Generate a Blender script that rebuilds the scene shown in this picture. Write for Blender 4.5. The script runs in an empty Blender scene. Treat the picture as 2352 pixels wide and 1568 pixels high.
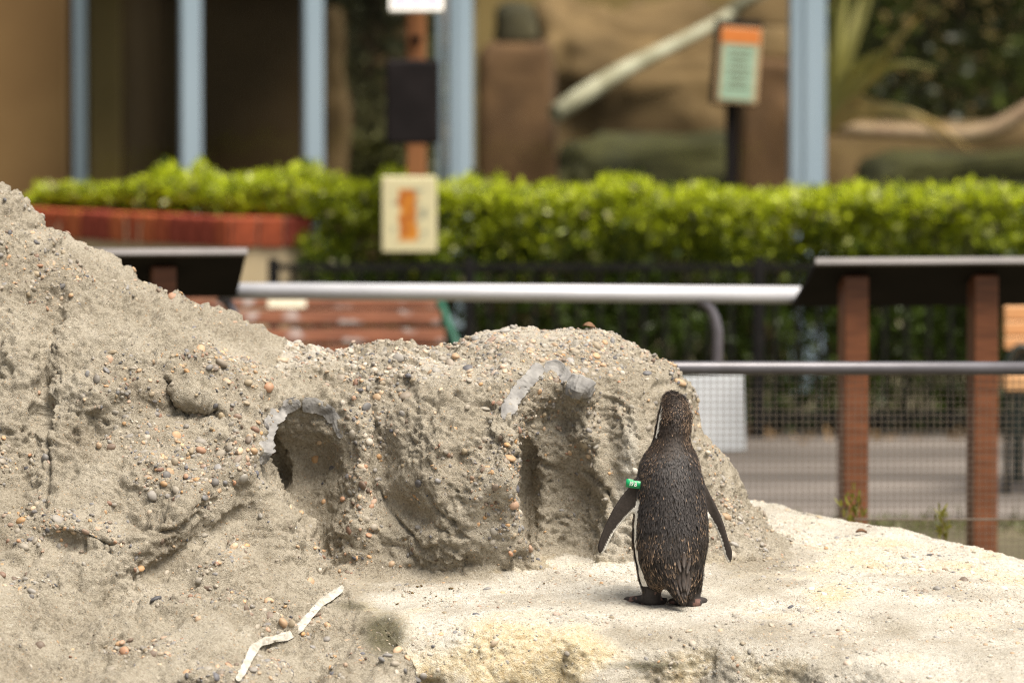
import bpy, math, random
import numpy as np
from mathutils import Vector, Matrix

# ------------------------------------------------------------------ camera, sky, sun, exposure
sc = bpy.context.scene
R = math.radians
rng = np.random.default_rng(7)
random.seed(7)
FPX = 200.0 / 36.0 * 2352.0          # focal length in measured photo pixels (2352 wide)
CAM = np.array([0.0, -14.8, 1.57])
PITCH = math.atan(784.0 / FPX)       # eye level sits at the top of the frame
cd = bpy.data.cameras.new('camera'); cam = bpy.data.objects.new('camera', cd)
sc.collection.objects.link(cam); sc.camera = cam
cam.location = CAM; cam.rotation_euler = (math.pi / 2 - PITCH, 0, 0)
cd.lens = 200; cd.sensor_width = 36; cd.clip_start = 0.5; cd.clip_end = 3000
cd.dof.use_dof = True; cd.dof.focus_distance = 15.0; cd.dof.aperture_fstop = 2.8
cd.dof.aperture_blades = 9

world = bpy.data.worlds.new('World'); sc.world = world; world.use_nodes = True
wn = world.node_tree.nodes; wl = world.node_tree.links; wn.clear()
sky = wn.new('ShaderNodeTexSky'); sky.sky_type = 'NISHITA'; sky.sun_disc = False
sky.sun_elevation = R(58); sky.sun_rotation = R(140)
sky.air_density = 1.0; sky.dust_density = 4.0; sky.ozone_density = 1.0
hs = wn.new('ShaderNodeHueSaturation'); hs.inputs['Saturation'].default_value = 0.18
bg = wn.new('ShaderNodeBackground'); bg.inputs['Strength'].default_value = 0.066
wo = wn.new('ShaderNodeOutputWorld')
wl.new(sky.outputs[0], hs.inputs['Color']); wl.new(hs.outputs[0], bg.inputs['Color']); wl.new(bg.outputs[0], wo.inputs['Surface'])

sl = bpy.data.lights.new('sun', 'SUN'); sun = bpy.data.objects.new('sun', sl); sc.collection.objects.link(sun)
sl.energy = 3.35; sl.angle = R(36); sl.color = (1.0, 0.91, 0.79)
sd = Vector((0.38, -0.36, 1.0)).normalized()        # towards the sun
sun.rotation_euler = sd.to_track_quat('Z', 'Y').to_euler(); sun.location = (4, -8, 12)
sky.sun_elevation = math.asin(sd.z); sky.sun_rotation = math.atan2(sd.x, sd.y)
sc.view_settings.view_transform = 'Standard'; sc.view_settings.look = 'None'
sc.view_settings.exposure = 1.05; sc.view_settings.gamma = 1.0
sc.view_settings.use_curve_mapping = False
sc.cycles.use_denoising = True; sc.cycles.denoiser = 'OPENIMAGEDENOISE'; sc.cycles.denoising_input_passes = 'RGB_ALBEDO_NORMAL'; sc.cycles.denoising_prefilter = 'NONE'; sc.cycles.filter_width = 1.1; sc.cycles.use_adaptive_sampling = False
sc.cycles.max_bounces = 6; sc.cycles.transparent_max_bounces = 12

# ------------------------------------------------------------------ helpers
COL = sc.collection
def W(U, V, D):
    """point seen at photo pixel (U, V) standing D metres in front of the camera (along y)"""
    f = np.array([0, math.cos(PITCH), -math.sin(PITCH)]); u = np.array([0, math.sin(PITCH), math.cos(PITCH)])
    d = f + u * (784 - V) / FPX + np.array([1.0, 0, 0]) * (U - 1176) / FPX
    return CAM + d * (D / d[1])
def tag(o, label=None, cat=None, group=None, kind=None):
    if label: o['label'] = label
    if cat: o['category'] = cat
    if group: o['group'] = group
    if kind: o['kind'] = kind
    return o
def link(name, me, mat=None, parent=None):
    o = bpy.data.objects.new(name, me); COL.objects.link(o)
    if mat is not None and me is not None and not me.materials: me.materials.append(mat)
    if parent is not None: o.parent = parent
    return o
def empty(name, loc, rz=0):
    o = bpy.data.objects.new(name, None); COL.objects.link(o); o.location = loc; o.rotation_euler = (0, 0, rz)
    o.empty_display_size = 0.1
    return o
def np_mesh(name, v, f, smooth=True, col=None, colname='pcol'):
    """f: (n,3) or (n,4) int array"""
    v = np.asarray(v, np.float32); f = np.asarray(f, np.int32); k = f.shape[1]
    me = bpy.data.meshes.new(name)
    me.vertices.add(len(v)); me.vertices.foreach_set('co', v.ravel())
    me.loops.add(f.size); me.loops.foreach_set('vertex_index', f.ravel())
    me.polygons.add(len(f))
    me.polygons.foreach_set('loop_start', np.arange(0, f.size, k, dtype=np.int32))
    me.polygons.foreach_set('use_smooth', np.full(len(f), smooth, bool))
    me.update(calc_edges=True)
    if col is not None:
        a = me.attributes.new(colname, 'FLOAT_COLOR', 'POINT')
        c = np.ones((len(v), 4), np.float32); c[:, :col.shape[1]] = col
        a.data.foreach_set('color', c.ravel())
    return me
class MB:
    """collects boxes, tubes and sheets into one mesh"""
    def __init__(s): s.v = []; s.f = []; s.sm = []
    def add(s, vs, fs, smooth=False):
        n = len(s.v); s.v += [tuple(map(float, p)) for p in vs]; s.f += [tuple(i + n for i in q) for q in fs]; s.sm += [smooth] * len(fs); return s
    def box(s, c, size, rot=None, bev=0.0):
        hx, hy, hz = [q / 2 for q in size]; M = rot if rot is not None else Matrix.Identity(3)
        if bev <= 0:
            P = [(x, y, z) for x in (-hx, hx) for y in (-hy, hy) for z in (-hz, hz)]
            F = [(0, 1, 3, 2), (4, 6, 7, 5), (0, 4, 5, 1), (2, 3, 7, 6), (0, 2, 6, 4), (1, 5, 7, 3)]
        else:
            b = min(bev, hx * .9, hy * .9, hz * .9); P = []
            def idx(sx, sy, sz, a): return ((sx * 2 + sy) * 2 + sz) * 3 + a
            for sx in (0, 1):
                for sy in (0, 1):
                    for sz in (0, 1):
                        X, Y, Z = (2 * sx - 1), (2 * sy - 1), (2 * sz - 1)
                        P += [(X * hx, Y * (hy - b), Z * (hz - b)), (X * (hx - b), Y * hy, Z * (hz - b)), (X * (hx - b), Y * (hy - b), Z * hz)]
            F = []
            for q in (0, 1):
                o = [(0, 0), (0, 1), (1, 1), (1, 0)]
                F.append(tuple(idx(q, a, c_, 0) for a, c_ in (o if not q else o[::-1])))
                F.append(tuple(idx(a, q, c_, 1) for a, c_ in (o[::-1] if not q else o)))
                F.append(tuple(idx(a, c_, q, 2) for a, c_ in (o if not q else o[::-1])))
            for a in (0, 1):
                for c_ in (0, 1):
                    F.append((idx(0, a, c_, 1), idx(1, a, c_, 1), idx(1, a, c_, 2), idx(0, a, c_, 2)))
                    F.append((idx(a, 0, c_, 0), idx(a, 1, c_, 0), idx(a, 1, c_, 2), idx(a, 0, c_, 2)))
                    F.append((idx(a, c_, 0, 0), idx(a, c_, 1, 0), idx(a, c_, 1, 1), idx(a, c_, 0, 1)))
                    for e in (0, 1): F.append((idx(a, c_, e, 0), idx(a, c_, e, 1), idx(a, c_, e, 2)))
        c = Vector(c); s.add([c + M @ Vector(p) for p in P], F); return s
    def tube(s, pts, r, n=12, cap=True):
        pts = [Vector(p) for p in pts]; rs = r if isinstance(r, (list, tuple)) else [r] * len(pts)
        ref = None; V = []; F = []
        for i, p in enumerate(pts):
            t = (pts[min(i + 1, len(pts) - 1)] - pts[max(i - 1, 0)]).normalized()
            if ref is None: ref = t.orthogonal().normalized()
            ref = (ref - t * ref.dot(t)).normalized(); b = t.cross(ref)
            for k in range(n):
                a = 2 * math.pi * k / n; V.append(p + (ref * math.cos(a) + b * math.sin(a)) * rs[i])
        for i in range(len(pts) - 1):
            for k in range(n):
                k2 = (k + 1) % n; F.append((i * n + k, i * n + k2, (i + 1) * n + k2, (i + 1) * n + k))
        s.add(V, F, True)
        if cap:
            m = len(s.v) - len(V); s.f.append(tuple(m + k for k in range(n))[::-1]); s.f.append(tuple(m + (len(pts) - 1) * n + k for k in range(n))); s.sm += [False, False]
        return s
    def build(s, name, mat, parent=None):
        me = bpy.data.meshes.new(name); me.from_pydata(s.v, [], s.f); me.update()
        me.polygons.foreach_set('use_smooth', s.sm)
        return link(name, me, mat, parent)
def rel(parent, p):
    return tuple(Vector(p) - parent.location)

# vectorised value noise ------------------------------------------------
_perm = np.random.default_rng(3).permutation(4096).astype(np.int32)
_val = np.random.default_rng(4).uniform(-1, 1, 4096).astype(np.float32)
def vnoise(p):
    i = np.floor(p).astype(np.int32); f = (p - i).astype(np.float32); f = f * f * f * (f * (f * 6 - 15) + 10)
    def h(a, b, c): return _val[(_perm[(_perm[(_perm[(i[:, 0] + a) & 4095] + i[:, 1] + b) & 4095] + i[:, 2] + c) & 4095])]
    x, y, z = f[:, 0], f[:, 1], f[:, 2]
    def L(a, b, t): return a + (b - a) * t
    return L(L(L(h(0, 0, 0), h(1, 0, 0), x), L(h(0, 1, 0), h(1, 1, 0), x), y), L(L(h(0, 0, 1), h(1, 0, 1), x), L(h(0, 1, 1), h(1, 1, 1), x), y), z)
def fbm(p, scale, octs=3, gain=.5, off=0.0):
    o = np.zeros(len(p), np.float32); a = 1.0; q = p * scale + off; n = 0
    for _ in range(octs):
        o += a * vnoise(q); n += a; a *= gain; q = q * 2.03 + 17.1
    return o / n
def worley(p, scale, off=0.0):
    q = p * scale + off; i = np.floor(q).astype(np.int32); f = (q - i).astype(np.float32)
    d1 = np.full(len(p), 9., np.float32); d2 = d1.copy(); rv = np.zeros(len(p), np.float32)
    for a in (-1, 0, 1):
        for b in (-1, 0, 1):
            for c in (-1, 0, 1):
                h = _perm[(_perm[(_perm[(i[:, 0] + a) & 4095] + i[:, 1] + b) & 4095] + i[:, 2] + c) & 4095]
                dx = a + .5 + .45 * _val[h] - f[:, 0]; dy = b + .5 + .45 * _val[(h * 7 + 11) & 4095] - f[:, 1]; dz = c + .5 + .45 * _val[(h * 13 + 29) & 4095] - f[:, 2]
                d = dx * dx + dy * dy + dz * dz; m = d < d1
                d2 = np.where(m, d1, np.minimum(d2, d)); rv = np.where(m, _val[(h * 5 + 3) & 4095], rv); d1 = np.where(m, d, d1)
    return rv, np.sqrt(d2) - np.sqrt(d1)
def smin(a, b, k):
    h = np.maximum(k - np.abs(a - b), 0); h *= h; h *= .25 / k; return np.minimum(a, b) - h
def smax(a, b, k):
    h = np.maximum(k - np.abs(a - b), 0); h *= h; h *= .25 / k; return np.maximum(a, b) + h
def sstep(a, b, x):
    t = np.clip((x - a) / (b - a), 0, 1); return t * t * (3 - 2 * t)
def poly_sdf(px, pz, poly):
    poly = np.asarray(poly, float); d = np.full(px.shape, 1e9); ins = np.zeros(px.shape, bool); n = len(poly)
    for i in range(n):
        a = poly[i]; b = poly[(i + 1) % n]; e = b - a
        wx = px - a[0]; wz = pz - a[1]; t = np.clip((wx * e[0] + wz * e[1]) / (e @ e + 1e-12), 0, 1)
        d = np.minimum(d, (wx - e[0] * t) ** 2 + (wz - e[1] * t) ** 2)
        c = ((a[1] <= pz) & (b[1] > pz)) | ((b[1] <= pz) & (a[1] > pz))
        with np.errstate(divide='ignore', invalid='ignore'):
            ins ^= c & (px < a[0] + (pz - a[1]) * e[0] / (e[1] if abs(e[1]) > 1e-12 else 1e-12))
    d = np.sqrt(d); return np.where(ins, -d, d)
def rbf(pts, vals, qx, qz, lam=1e-3):
    pts = np.asarray(pts, float); n = len(pts)
    def phi(r2): return .5 * r2 * np.log(r2 + 1e-9)
    r2 = ((pts[:, None] - pts[None]) ** 2).sum(-1); A = np.zeros((n + 3, n + 3)); A[:n, :n] = phi(r2) + lam * np.eye(n)
    A[:n, n] = 1; A[:n, n + 1:] = pts; A[n, :n] = 1; A[n + 1:, :n] = pts.T
    w = np.linalg.solve(A, np.r_[vals, 0, 0, 0]); o = w[n] + w[n + 1] * qx + w[n + 2] * qz
    for i in range(n): o = o + w[i] * phi((qx - pts[i, 0]) ** 2 + (qz - pts[i, 1]) ** 2)
    return o
def surface_nets(f, org, h):
    """f: 3-d field, negative inside; returns verts, quads"""
    s = f < 0; nx, ny, nz = f.shape
    cs = np.zeros((nx - 1, ny - 1, nz - 1), np.int8)
    for a in (0, 1):
        for b in (0, 1):
            for c in (0, 1): cs += s[a:nx - 1 + a, b:ny - 1 + b, c:nz - 1 + c]
    act = (cs > 0) & (cs < 8); I = np.argwhere(act); n = len(I)
    idx = np.full(act.shape, -1, np.int32); idx[act] = np.arange(n)
    cor = {}
    for a in (0, 1):
        for b in (0, 1):
            for c in (0, 1): cor[a, b, c] = f[I[:, 0] + a, I[:, 1] + b, I[:, 2] + c]
    P = np.zeros((n, 3)); cnt = np.zeros(n)
    for ax in range(3):
        o1, o2 = [q for q in range(3) if q != ax]
        for u in (0, 1):
            for w in (0, 1):
                k0 = [0, 0, 0]; k0[o1] = u; k0[o2] = w; k1 = list(k0); k1[ax] = 1
                A = cor[tuple(k0)]; B = cor[tuple(k1)]; m = (A < 0) != (B < 0)
                t = np.where(m, A / np.where(m, A - B, 1), 0)
                for q in range(3): P[:, q] += np.where(m, (t if q == ax else k0[q]), 0)
                cnt += m
    P = (P / cnt[:, None] + I) * h + np.asarray(org)
    Q = []
    for ax in range(3):
        o1, o2 = [(1, 2), (2, 0), (0, 1)][ax]
        sl0 = [slice(None)] * 3; sl1 = [slice(None)] * 3
        sl0[ax] = slice(0, -1); sl1[ax] = slice(1, None)
        for o in (o1, o2): sl0[o] = slice(1, -1); sl1[o] = slice(1, -1)
        A = s[tuple(sl0)]; B = s[tuple(sl1)]
        for inside_first in (True, False):
            E = np.argwhere((A & ~B) if inside_first else (~A & B))
            if not len(E): continue
            E = E.copy(); E[:, o1] += 1; E[:, o2] += 1
            def g(d1, d2):
                K = E.copy(); K[:, o1] += d1; K[:, o2] += d2; return idx[K[:, 0], K[:, 1], K[:, 2]]
            q = np.stack([g(-1, -1), g(0, -1), g(0, 0), g(-1, 0)], 1)
            Q.append(q if inside_first else q[:, ::-1])
    return P, np.concatenate(Q)
def vnormals(v, q):
    n = np.zeros_like(v); fn = np.cross(v[q[:, 2]] - v[q[:, 0]], v[q[:, 3 if q.shape[1] == 4 else 1]] - v[q[:, 1 if q.shape[1] == 4 else 0]])
    if q.shape[1] == 3: fn = np.cross(v[q[:, 1]] - v[q[:, 0]], v[q[:, 2]] - v[q[:, 0]])
    for k in range(q.shape[1]):
        for a in range(3): n[:, a] += np.bincount(q[:, k], fn[:, a], len(v))
    return n / (np.linalg.norm(n, axis=1, keepdims=True) + 1e-12)

# materials -------------------------------------------------------------
def new_mat(name):
    m = bpy.data.materials.new(name); m.use_nodes = True; nt = m.node_tree
    return m, nt.nodes, nt.links, nt.nodes['Principled BSDF']
def mat(name, c1, c2=None, scale=8.0, rough=.7, metal=0.0, bump=.0, bscale=None, stretch=(1, 1, 1), spec=.5, detail=4, rot=(0, 0, 0), coat=0.0):
    m, N, L, b = new_mat(name)
    b.inputs['Roughness'].default_value = rough; b.inputs['Metallic'].default_value = metal
    b.inputs['Specular IOR Level'].default_value = spec; b.inputs['Coat Weight'].default_value = coat
    tc = N.new('ShaderNodeTexCoord'); mp = N.new('ShaderNodeMapping'); L.new(tc.outputs['Object'], mp.inputs['Vector'])
    mp.inputs['Scale'].default_value = stretch; mp.inputs['Rotation'].default_value = rot
    no = N.new('ShaderNodeTexNoise'); no.inputs['Scale'].default_value = scale; no.inputs['Detail'].default_value = detail; L.new(mp.outputs[0], no.inputs['Vector'])
    r = N.new('ShaderNodeValToRGB'); r.color_ramp.elements[0].position = .34; r.color_ramp.elements[1].position = .66
    c2 = c2 or tuple(min(1, x * 1.35 + .005) for x in c1)
    r.color_ramp.elements[0].color = (*c1, 1); r.color_ramp.elements[1].color = (*c2, 1)
    L.new(no.outputs['Fac'], r.inputs[0]); L.new(r.outputs[0], b.inputs['Base Color'])
    if bump:
        n2 = N.new('ShaderNodeTexNoise'); n2.inputs['Scale'].default_value = bscale or scale * 4; n2.inputs['Detail'].default_value = 5; L.new(mp.outputs[0], n2.inputs['Vector'])
        bp = N.new('ShaderNodeBump'); bp.inputs['Strength'].default_value = bump; bp.inputs['Distance'].default_value = .01
        L.new(n2.outputs['Fac'], bp.inputs['Height']); L.new(bp.outputs[0], b.inputs['Normal'])
    return m
def attr_mat(name, attr='pcol', rough=.6, spec=.4, bump=0.0, bscale=300, vary=.15, vscale=120, trans=0.0):
    m, N, L, b = new_mat(name)
    b.inputs['Roughness'].default_value = rough; b.inputs['Specular IOR Level'].default_value = spec
    if attr == 'OBJECT':
        a = N.new('ShaderNodeObjectInfo'); co = a.outputs['Color']
    else:
        a = N.new('ShaderNodeAttribute'); a.attribute_name = attr; co = a.outputs['Color']
    tc = N.new('ShaderNodeTexCoord')
    no = N.new('ShaderNodeTexNoise'); no.inputs['Scale'].default_value = vscale; no.inputs['Detail'].default_value = 3; L.new(tc.outputs['Object'], no.inputs['Vector'])
    mr = N.new('ShaderNodeMapRange'); mr.inputs['From Min'].default_value = .3; mr.inputs['From Max'].default_value = .7
    mr.inputs['To Min'].default_value = 1 - vary; mr.inputs['To Max'].default_value = 1 + vary; L.new(no.outputs['Fac'], mr.inputs['Value'])
    mx = N.new('ShaderNodeVectorMath'); mx.operation = 'SCALE'; L.new(co, mx.inputs[0]); L.new(mr.outputs[0], mx.inputs['Scale'])
    L.new(mx.outputs[0], b.inputs['Base Color'])
    if trans: b.inputs['Subsurface Weight'].default_value = 0
    if bump:
        bp = N.new('ShaderNodeBump'); bp.inputs['Strength'].default_value = bump; bp.inputs['Distance'].default_value = .004
        n2 = N.new('ShaderNodeTexNoise'); n2.inputs['Scale'].default_value = bscale; L.new(tc.outputs['Object'], n2.inputs['Vector'])
        L.new(n2.outputs['Fac'], bp.inputs['Height']); L.new(bp.outputs[0], b.inputs['Normal'])
    return m

def rock_mat():
    m, N, L, b = new_mat('concrete_rock')
    b.inputs['Roughness'].default_value = .9; b.inputs['Specular IOR Level'].default_value = .2
    g = N.new('ShaderNodeNewGeometry'); P = g.outputs['Position']
    def noise(scale, det=5, rough=.6, vec=P):
        n = N.new('ShaderNodeTexNoise'); n.inputs['Scale'].default_value = scale; n.inputs['Detail'].default_value = det; n.inputs['Roughness'].default_value = rough
        L.new(vec, n.inputs['Vector']); return n.outputs['Fac']
    def ramp(fac, stops):
        r = N.new('ShaderNodeValToRGB'); e = r.color_ramp.elements
        e[0].position, e[0].color = stops[0][0], (*stops[0][1], 1); e[1].position, e[1].color = stops[-1][0], (*stops[-1][1], 1)
        for p, c in stops[1:-1]: q = e.new(p); q.color = (*c, 1)
        L.new(fac, r.inputs[0]); return r.outputs[0]
    def mixc(f, a, c):
        x = N.new('ShaderNodeMix'); x.data_type = 'RGBA'; L.new(f, x.inputs['Factor']); L.new(a, x.inputs[6])
        if isinstance(c, tuple): x.inputs[7].default_value = (*c, 1)
        else: L.new(c, x.inputs[7])
        return x.outputs[2]
    def math_(op, a, c):
        x = N.new('ShaderNodeMath'); x.operation = op; x.use_clamp = True
        for i, q in enumerate((a, c)):
            if isinstance(q, (int, float)): x.inputs[i].default_value = q
            else: L.new(q, x.inputs[i])
        return x.outputs[0]
    base = ramp(noise(5, 6), [(.26, (.175, .143, .10)), (.5, (.345, .307, .24)), (.74, (.53, .485, .40))])
    fine = ramp(noise(140, 4, .7), [(.30, (.085, .066, .042)), (.48, (.35, .307, .235)), (.72, (.59, .535, .44))])
    x = N.new('ShaderNodeMix'); x.data_type = 'RGBA'; x.inputs['Factor'].default_value = .5; L.new(base, x.inputs[6]); L.new(fine, x.inputs[7]); col = x.outputs[2]
    at = N.new('ShaderNodeAttribute'); at.attribute_name = 'stain'
    sp = N.new('ShaderNodeSeparateColor'); L.new(at.outputs['Color'], sp.inputs[0])
    nf = noise(45, 6, .7)
    def mask(chan, soft=.55):
        a = math_('MULTIPLY', chan, 1.9); bb = math_('SUBTRACT', nf, soft)
        y = N.new('ShaderNodeMapRange'); y.inputs['From Min'].default_value = .25; y.inputs['From Max'].default_value = .85
        ad = N.new('ShaderNodeMath'); ad.operation = 'MULTIPLY_ADD'; L.new(bb, ad.inputs[0]); ad.inputs[1].default_value = 1.6; L.new(chan, ad.inputs[2])
        L.new(ad.outputs[0], y.inputs['Value']); return y.outputs[0]
    white = ramp(noise(120, 4, .7), [(.28, (.43, .395, .325)), (.5, (.62, .585, .51)), (.72, (.78, .755, .69))])
    col = mixc(mask(sp.outputs['Red']), col, white)
    yel = ramp(noise(60, 4, .65), [(.28, (.46, .32, .14)), (.48, (.62, .51, .31)), (.72, (.73, .66, .50))])
    col = mixc(math_('MULTIPLY', mask(sp.outputs['Green']), .8), col, yel)
    col = mixc(math_('MULTIPLY', mask(sp.outputs['Blue']), .85), col, ramp(noise(90, 4), [(.35, (.045, .04, .015)), (.65, (.13, .12, .07))]))
    # grey flecks and pits
    vo = N.new('ShaderNodeTexVoronoi'); vo.inputs['Scale'].default_value = 110; vo.inputs['Randomness'].default_value = 1; L.new(P, vo.inputs['Vector'])
    sel = N.new('ShaderNodeSeparateColor'); L.new(vo.outputs['Color'], sel.inputs[0])
    pick = math_('GREATER_THAN', sel.outputs[0], .80); near = math_('LESS_THAN', vo.outputs['Distance'], .30)
    fl = ramp(sel.outputs[1], [(.0, (.12, .12, .125)), (.35, (.30, .27, .23)), (.6, (.45, .30, .17)), (.8, (.5, .46, .40)), (1, (.22, .17, .13))])
    col = mixc(math_('MULTIPLY', math_('MULTIPLY', pick, near), .75), col, fl)
    mpv = N.new('ShaderNodeMapping'); mpv.inputs['Scale'].default_value = (1, .55, 1.6); L.new(P, mpv.inputs['Vector'])
    vo2 = N.new('ShaderNodeTexVoronoi'); vo2.inputs['Scale'].default_value = 150; L.new(mpv.outputs[0], vo2.inputs['Vector'])
    s2_ = N.new('ShaderNodeSeparateColor'); L.new(vo2.outputs['Color'], s2_.inputs[0]); thr = N.new('ShaderNodeMapRange'); thr.inputs['From Min'].default_value = .42; thr.inputs['From Max'].default_value = .62; thr.inputs['To Min'].default_value = .97; thr.inputs['To Max'].default_value = .62
    L.new(noise(14, 4, .6), thr.inputs['Value'])
    f2 = math_('MULTIPLY', math_('GREATER_THAN', s2_.outputs[0], thr.outputs[0]), math_('LESS_THAN', vo2.outputs['Distance'], .36))
    col = mixc(math_('MULTIPLY', f2, .7), col, ramp(s2_.outputs[1], [(0, (.10, .085, .07)), (.4, (.25, .22, .185)), (.7, (.36, .24, .13)), (1, (.44, .40, .34))]))
    L.new(col, b.inputs['Base Color'])
    h = N.new('ShaderNodeMath'); h.operation = 'MULTIPLY_ADD'; L.new(noise(80, 6, .75), h.inputs[0]); h.inputs[1].default_value = 1.4; L.new(noise(330, 3, .6), h.inputs[2])
    bp = N.new('ShaderNodeBump'); bp.inputs['Strength'].default_value = .9; bp.inputs['Distance'].default_value = .0075
    L.new(h.outputs[0], bp.inputs['Height']); L.new(bp.outputs[0], b.inputs['Normal'])
    return m

M = {}
M['rock'] = rock_mat()
M['pebble'] = attr_mat('pebble_stone', 'OBJECT', .55, .4, .15, 200, .22, 90)
M['gravel'] = attr_mat('gravel_stone', 'pcol', .65, .35, .2, 300, .2, 200)

# ------------------------------------------------------------------ ground, path
GZ = -0.43
gm = mat('soil_ground', (.05, .045, .02), (.12, .10, .055), 3, .95, bump=.5, bscale=25)
def sheet(name, x0, x1, y0, y1, z, m, nx=1, ny=1, wob=0):
    xs = np.linspace(x0, x1, nx + 1); ys = np.linspace(y0, y1, ny + 1)
    X, Y = np.meshgrid(xs, ys, indexing='ij'); Z = np.full(X.shape, z)
    if wob: Z = Z + fbm(np.stack([X.ravel(), Y.ravel(), X.ravel() * 0], 1), 1.3, 3).reshape(X.shape) * wob
    v = np.stack([X, Y, Z], -1).reshape(-1, 3); i = np.arange((nx + 1) * (ny + 1)).reshape(nx + 1, ny + 1)
    f = np.stack([i[:-1, :-1], i[1:, :-1], i[1:, 1:], i[:-1, 1:]], -1).reshape(-1, 4)
    o = link(name, np_mesh(name, v, f, True), m); return tag(o, kind='structure')
g = sheet('ground', -1200, 1200, -1200, 1200, GZ - .004, gm); g['label'] = 'dark soil ground around the rockwork and fences'
am = mat('asphalt', (.045, .037, .031), (.19, .165, .145), 1.0, .85, bump=.3, bscale=60, stretch=(.45, 3.0, 1))
g = sheet('path', -14, 14, 7.1, 11.35, GZ, am, 60, 30, .004); g.location.z = .006; g['label'] = 'grey asphalt visitor path with pale worn bands'

# ------------------------------------------------------------------ rockwork: one solid field, split into mound, wall and ledge
H = .0122
x0, x1, y0, y1, z0, z1 = -1.72, 1.85, -1.30, 2.15, -.50, 1.25
gx = np.arange(x0, x1, H, dtype=np.float32); gy = np.arange(y0, y1, H, dtype=np.float32); gz = np.arange(z0, z1, H, dtype=np.float32)
X2, Z2 = np.meshgrid(gx, gz, indexing='ij')           # (x, z) sheets
XU = 1176 + X2 * FPX / 15.2; ZV = (1.57 - Z2) * FPX / 15.2
def ctrl(lst):
    P = np.array([W(u, v, 14.8 + y) for u, v, y in lst]); return P
def bumps(lst):
    o = np.zeros_like(XU)
    for (u, v, ru, rv, ang, amp) in lst:
        c, s = math.cos(R(ang)), math.sin(R(ang)); du, dv = XU - u, ZV - v
        o += amp * np.exp(-((du * c + dv * s) / ru) ** 2 - ((-du * s + dv * c) / rv) ** 2)
    return o
# --- left mound A
P = ctrl([(-250, 250, 1.05), (0, 400, .95), (250, 600, .9), (450, 700, .86), (600, 790, .80), (-250, 800, .42), (0, 800, .45), (300, 800, .52), (500, 900, .46), (610, 1000, .34),
          (-250, 1200, .0), (0, 1200, .0), (300, 1200, .05), (600, 1200, .10), (700, 1260, .12), (-250, 1568, -.75), (0, 1568, -.72), (300, 1568, -.72), (600, 1568, -.66),
          (785, 1380, .05), (880, 1568, -.62), (900, 1480, -.42), (300, 1400, -.3), (600, 1400, -.22)])
yA = rbf(P[:, [0, 2]], P[:, 1], X2, Z2)
yA = yA + 1.35 * bumps([(640, 1130, 60, 160, -25, -.03), (330, 1060, 120, 60, -20, -.03), (60, 1080, 50, 90, 0, .03), (620, 880, 70, 50, 20, -.02), (240, 760, 60, 30, 30, .02), (120, 1440, 90, 50, -20, -.03), (220, 1500, 60, 40, 0, .03), (425, 850, 120, 85, 30, -.075), (440, 948, 85, 18, 10, .055), (375, 890, 14, 45, -30, .04), (97, 900, 18, 190, 4, .045), (200, 850, 80, 80, 20, -.04), (40, 820, 40, 120, 0, -.02),
                 (400, 1165, 190, 45, -33, -.085), (430, 1240, 200, 26, -33, .07), (190, 1165, 110, 45, 12, -.06), (200, 1215, 110, 16, 8, .03), (100, 1330, 60, 120, 0, .03),
                 (500, 1390, 170, 55, -10, -.05), (520, 1480, 160, 20, 8, .06), (620, 1290, 70, 120, -20, .05), (820, 1460, 70, 60, 0, -.06), (690, 1500, 30, 60, 20, .05), (380, 1520, 60, 40, 0, -.03),
                 (560, 960, 60, 80, 0, -.02), (250, 1000, 90, 60, 0, .025), (330, 700, 160, 25, 32, -.025), (120, 640, 60, 60, 0, -.03)])
gyz = np.gradient(yA, H); nA = np.sqrt(1 + np.minimum(gyz[0] ** 2 + gyz[1] ** 2, 9))
out = [(-500, 100, .95), (-200, 300, .95), (0, 392, .95), (60, 428, .93), (160, 520, .92), (245, 580, .9), (350, 640, .88), (440, 683, .86), (530, 716, .84), (590, 764, .8), (640, 800, .75),
       (665, 880, .6), (635, 960, .45), (607, 1010, .42), (596, 1062, .40), (622, 1110, .36), (660, 1172, .32), (692, 1225, .28), (725, 1280, .24), (760, 1335, .18), (795, 1375, .12), (850, 1410, .0), (905, 1480, -.2), (950, 1580, -.4), (1010, 2100, -.4), (-600, 2200, 0)]
pA = ctrl(out)[:, [0, 2]]
polyA = poly_sdf(X2, Z2, pA)
Y3 = gy[None, :, None]; Z3 = gz[None, None, :]; X3 = gx[:, None, None]
f32 = np.float32
def s2(a): return a.astype(f32)[:, None, :]
dA = smax((s2(yA) - Y3) / s2(nA), s2(polyA) + .4 * np.maximum(Y3 - .95, 0), s2(.10 - .05 * sstep(.62, .5, Z2)))
dA = np.maximum(dA, Y3 - 1.5)
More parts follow.
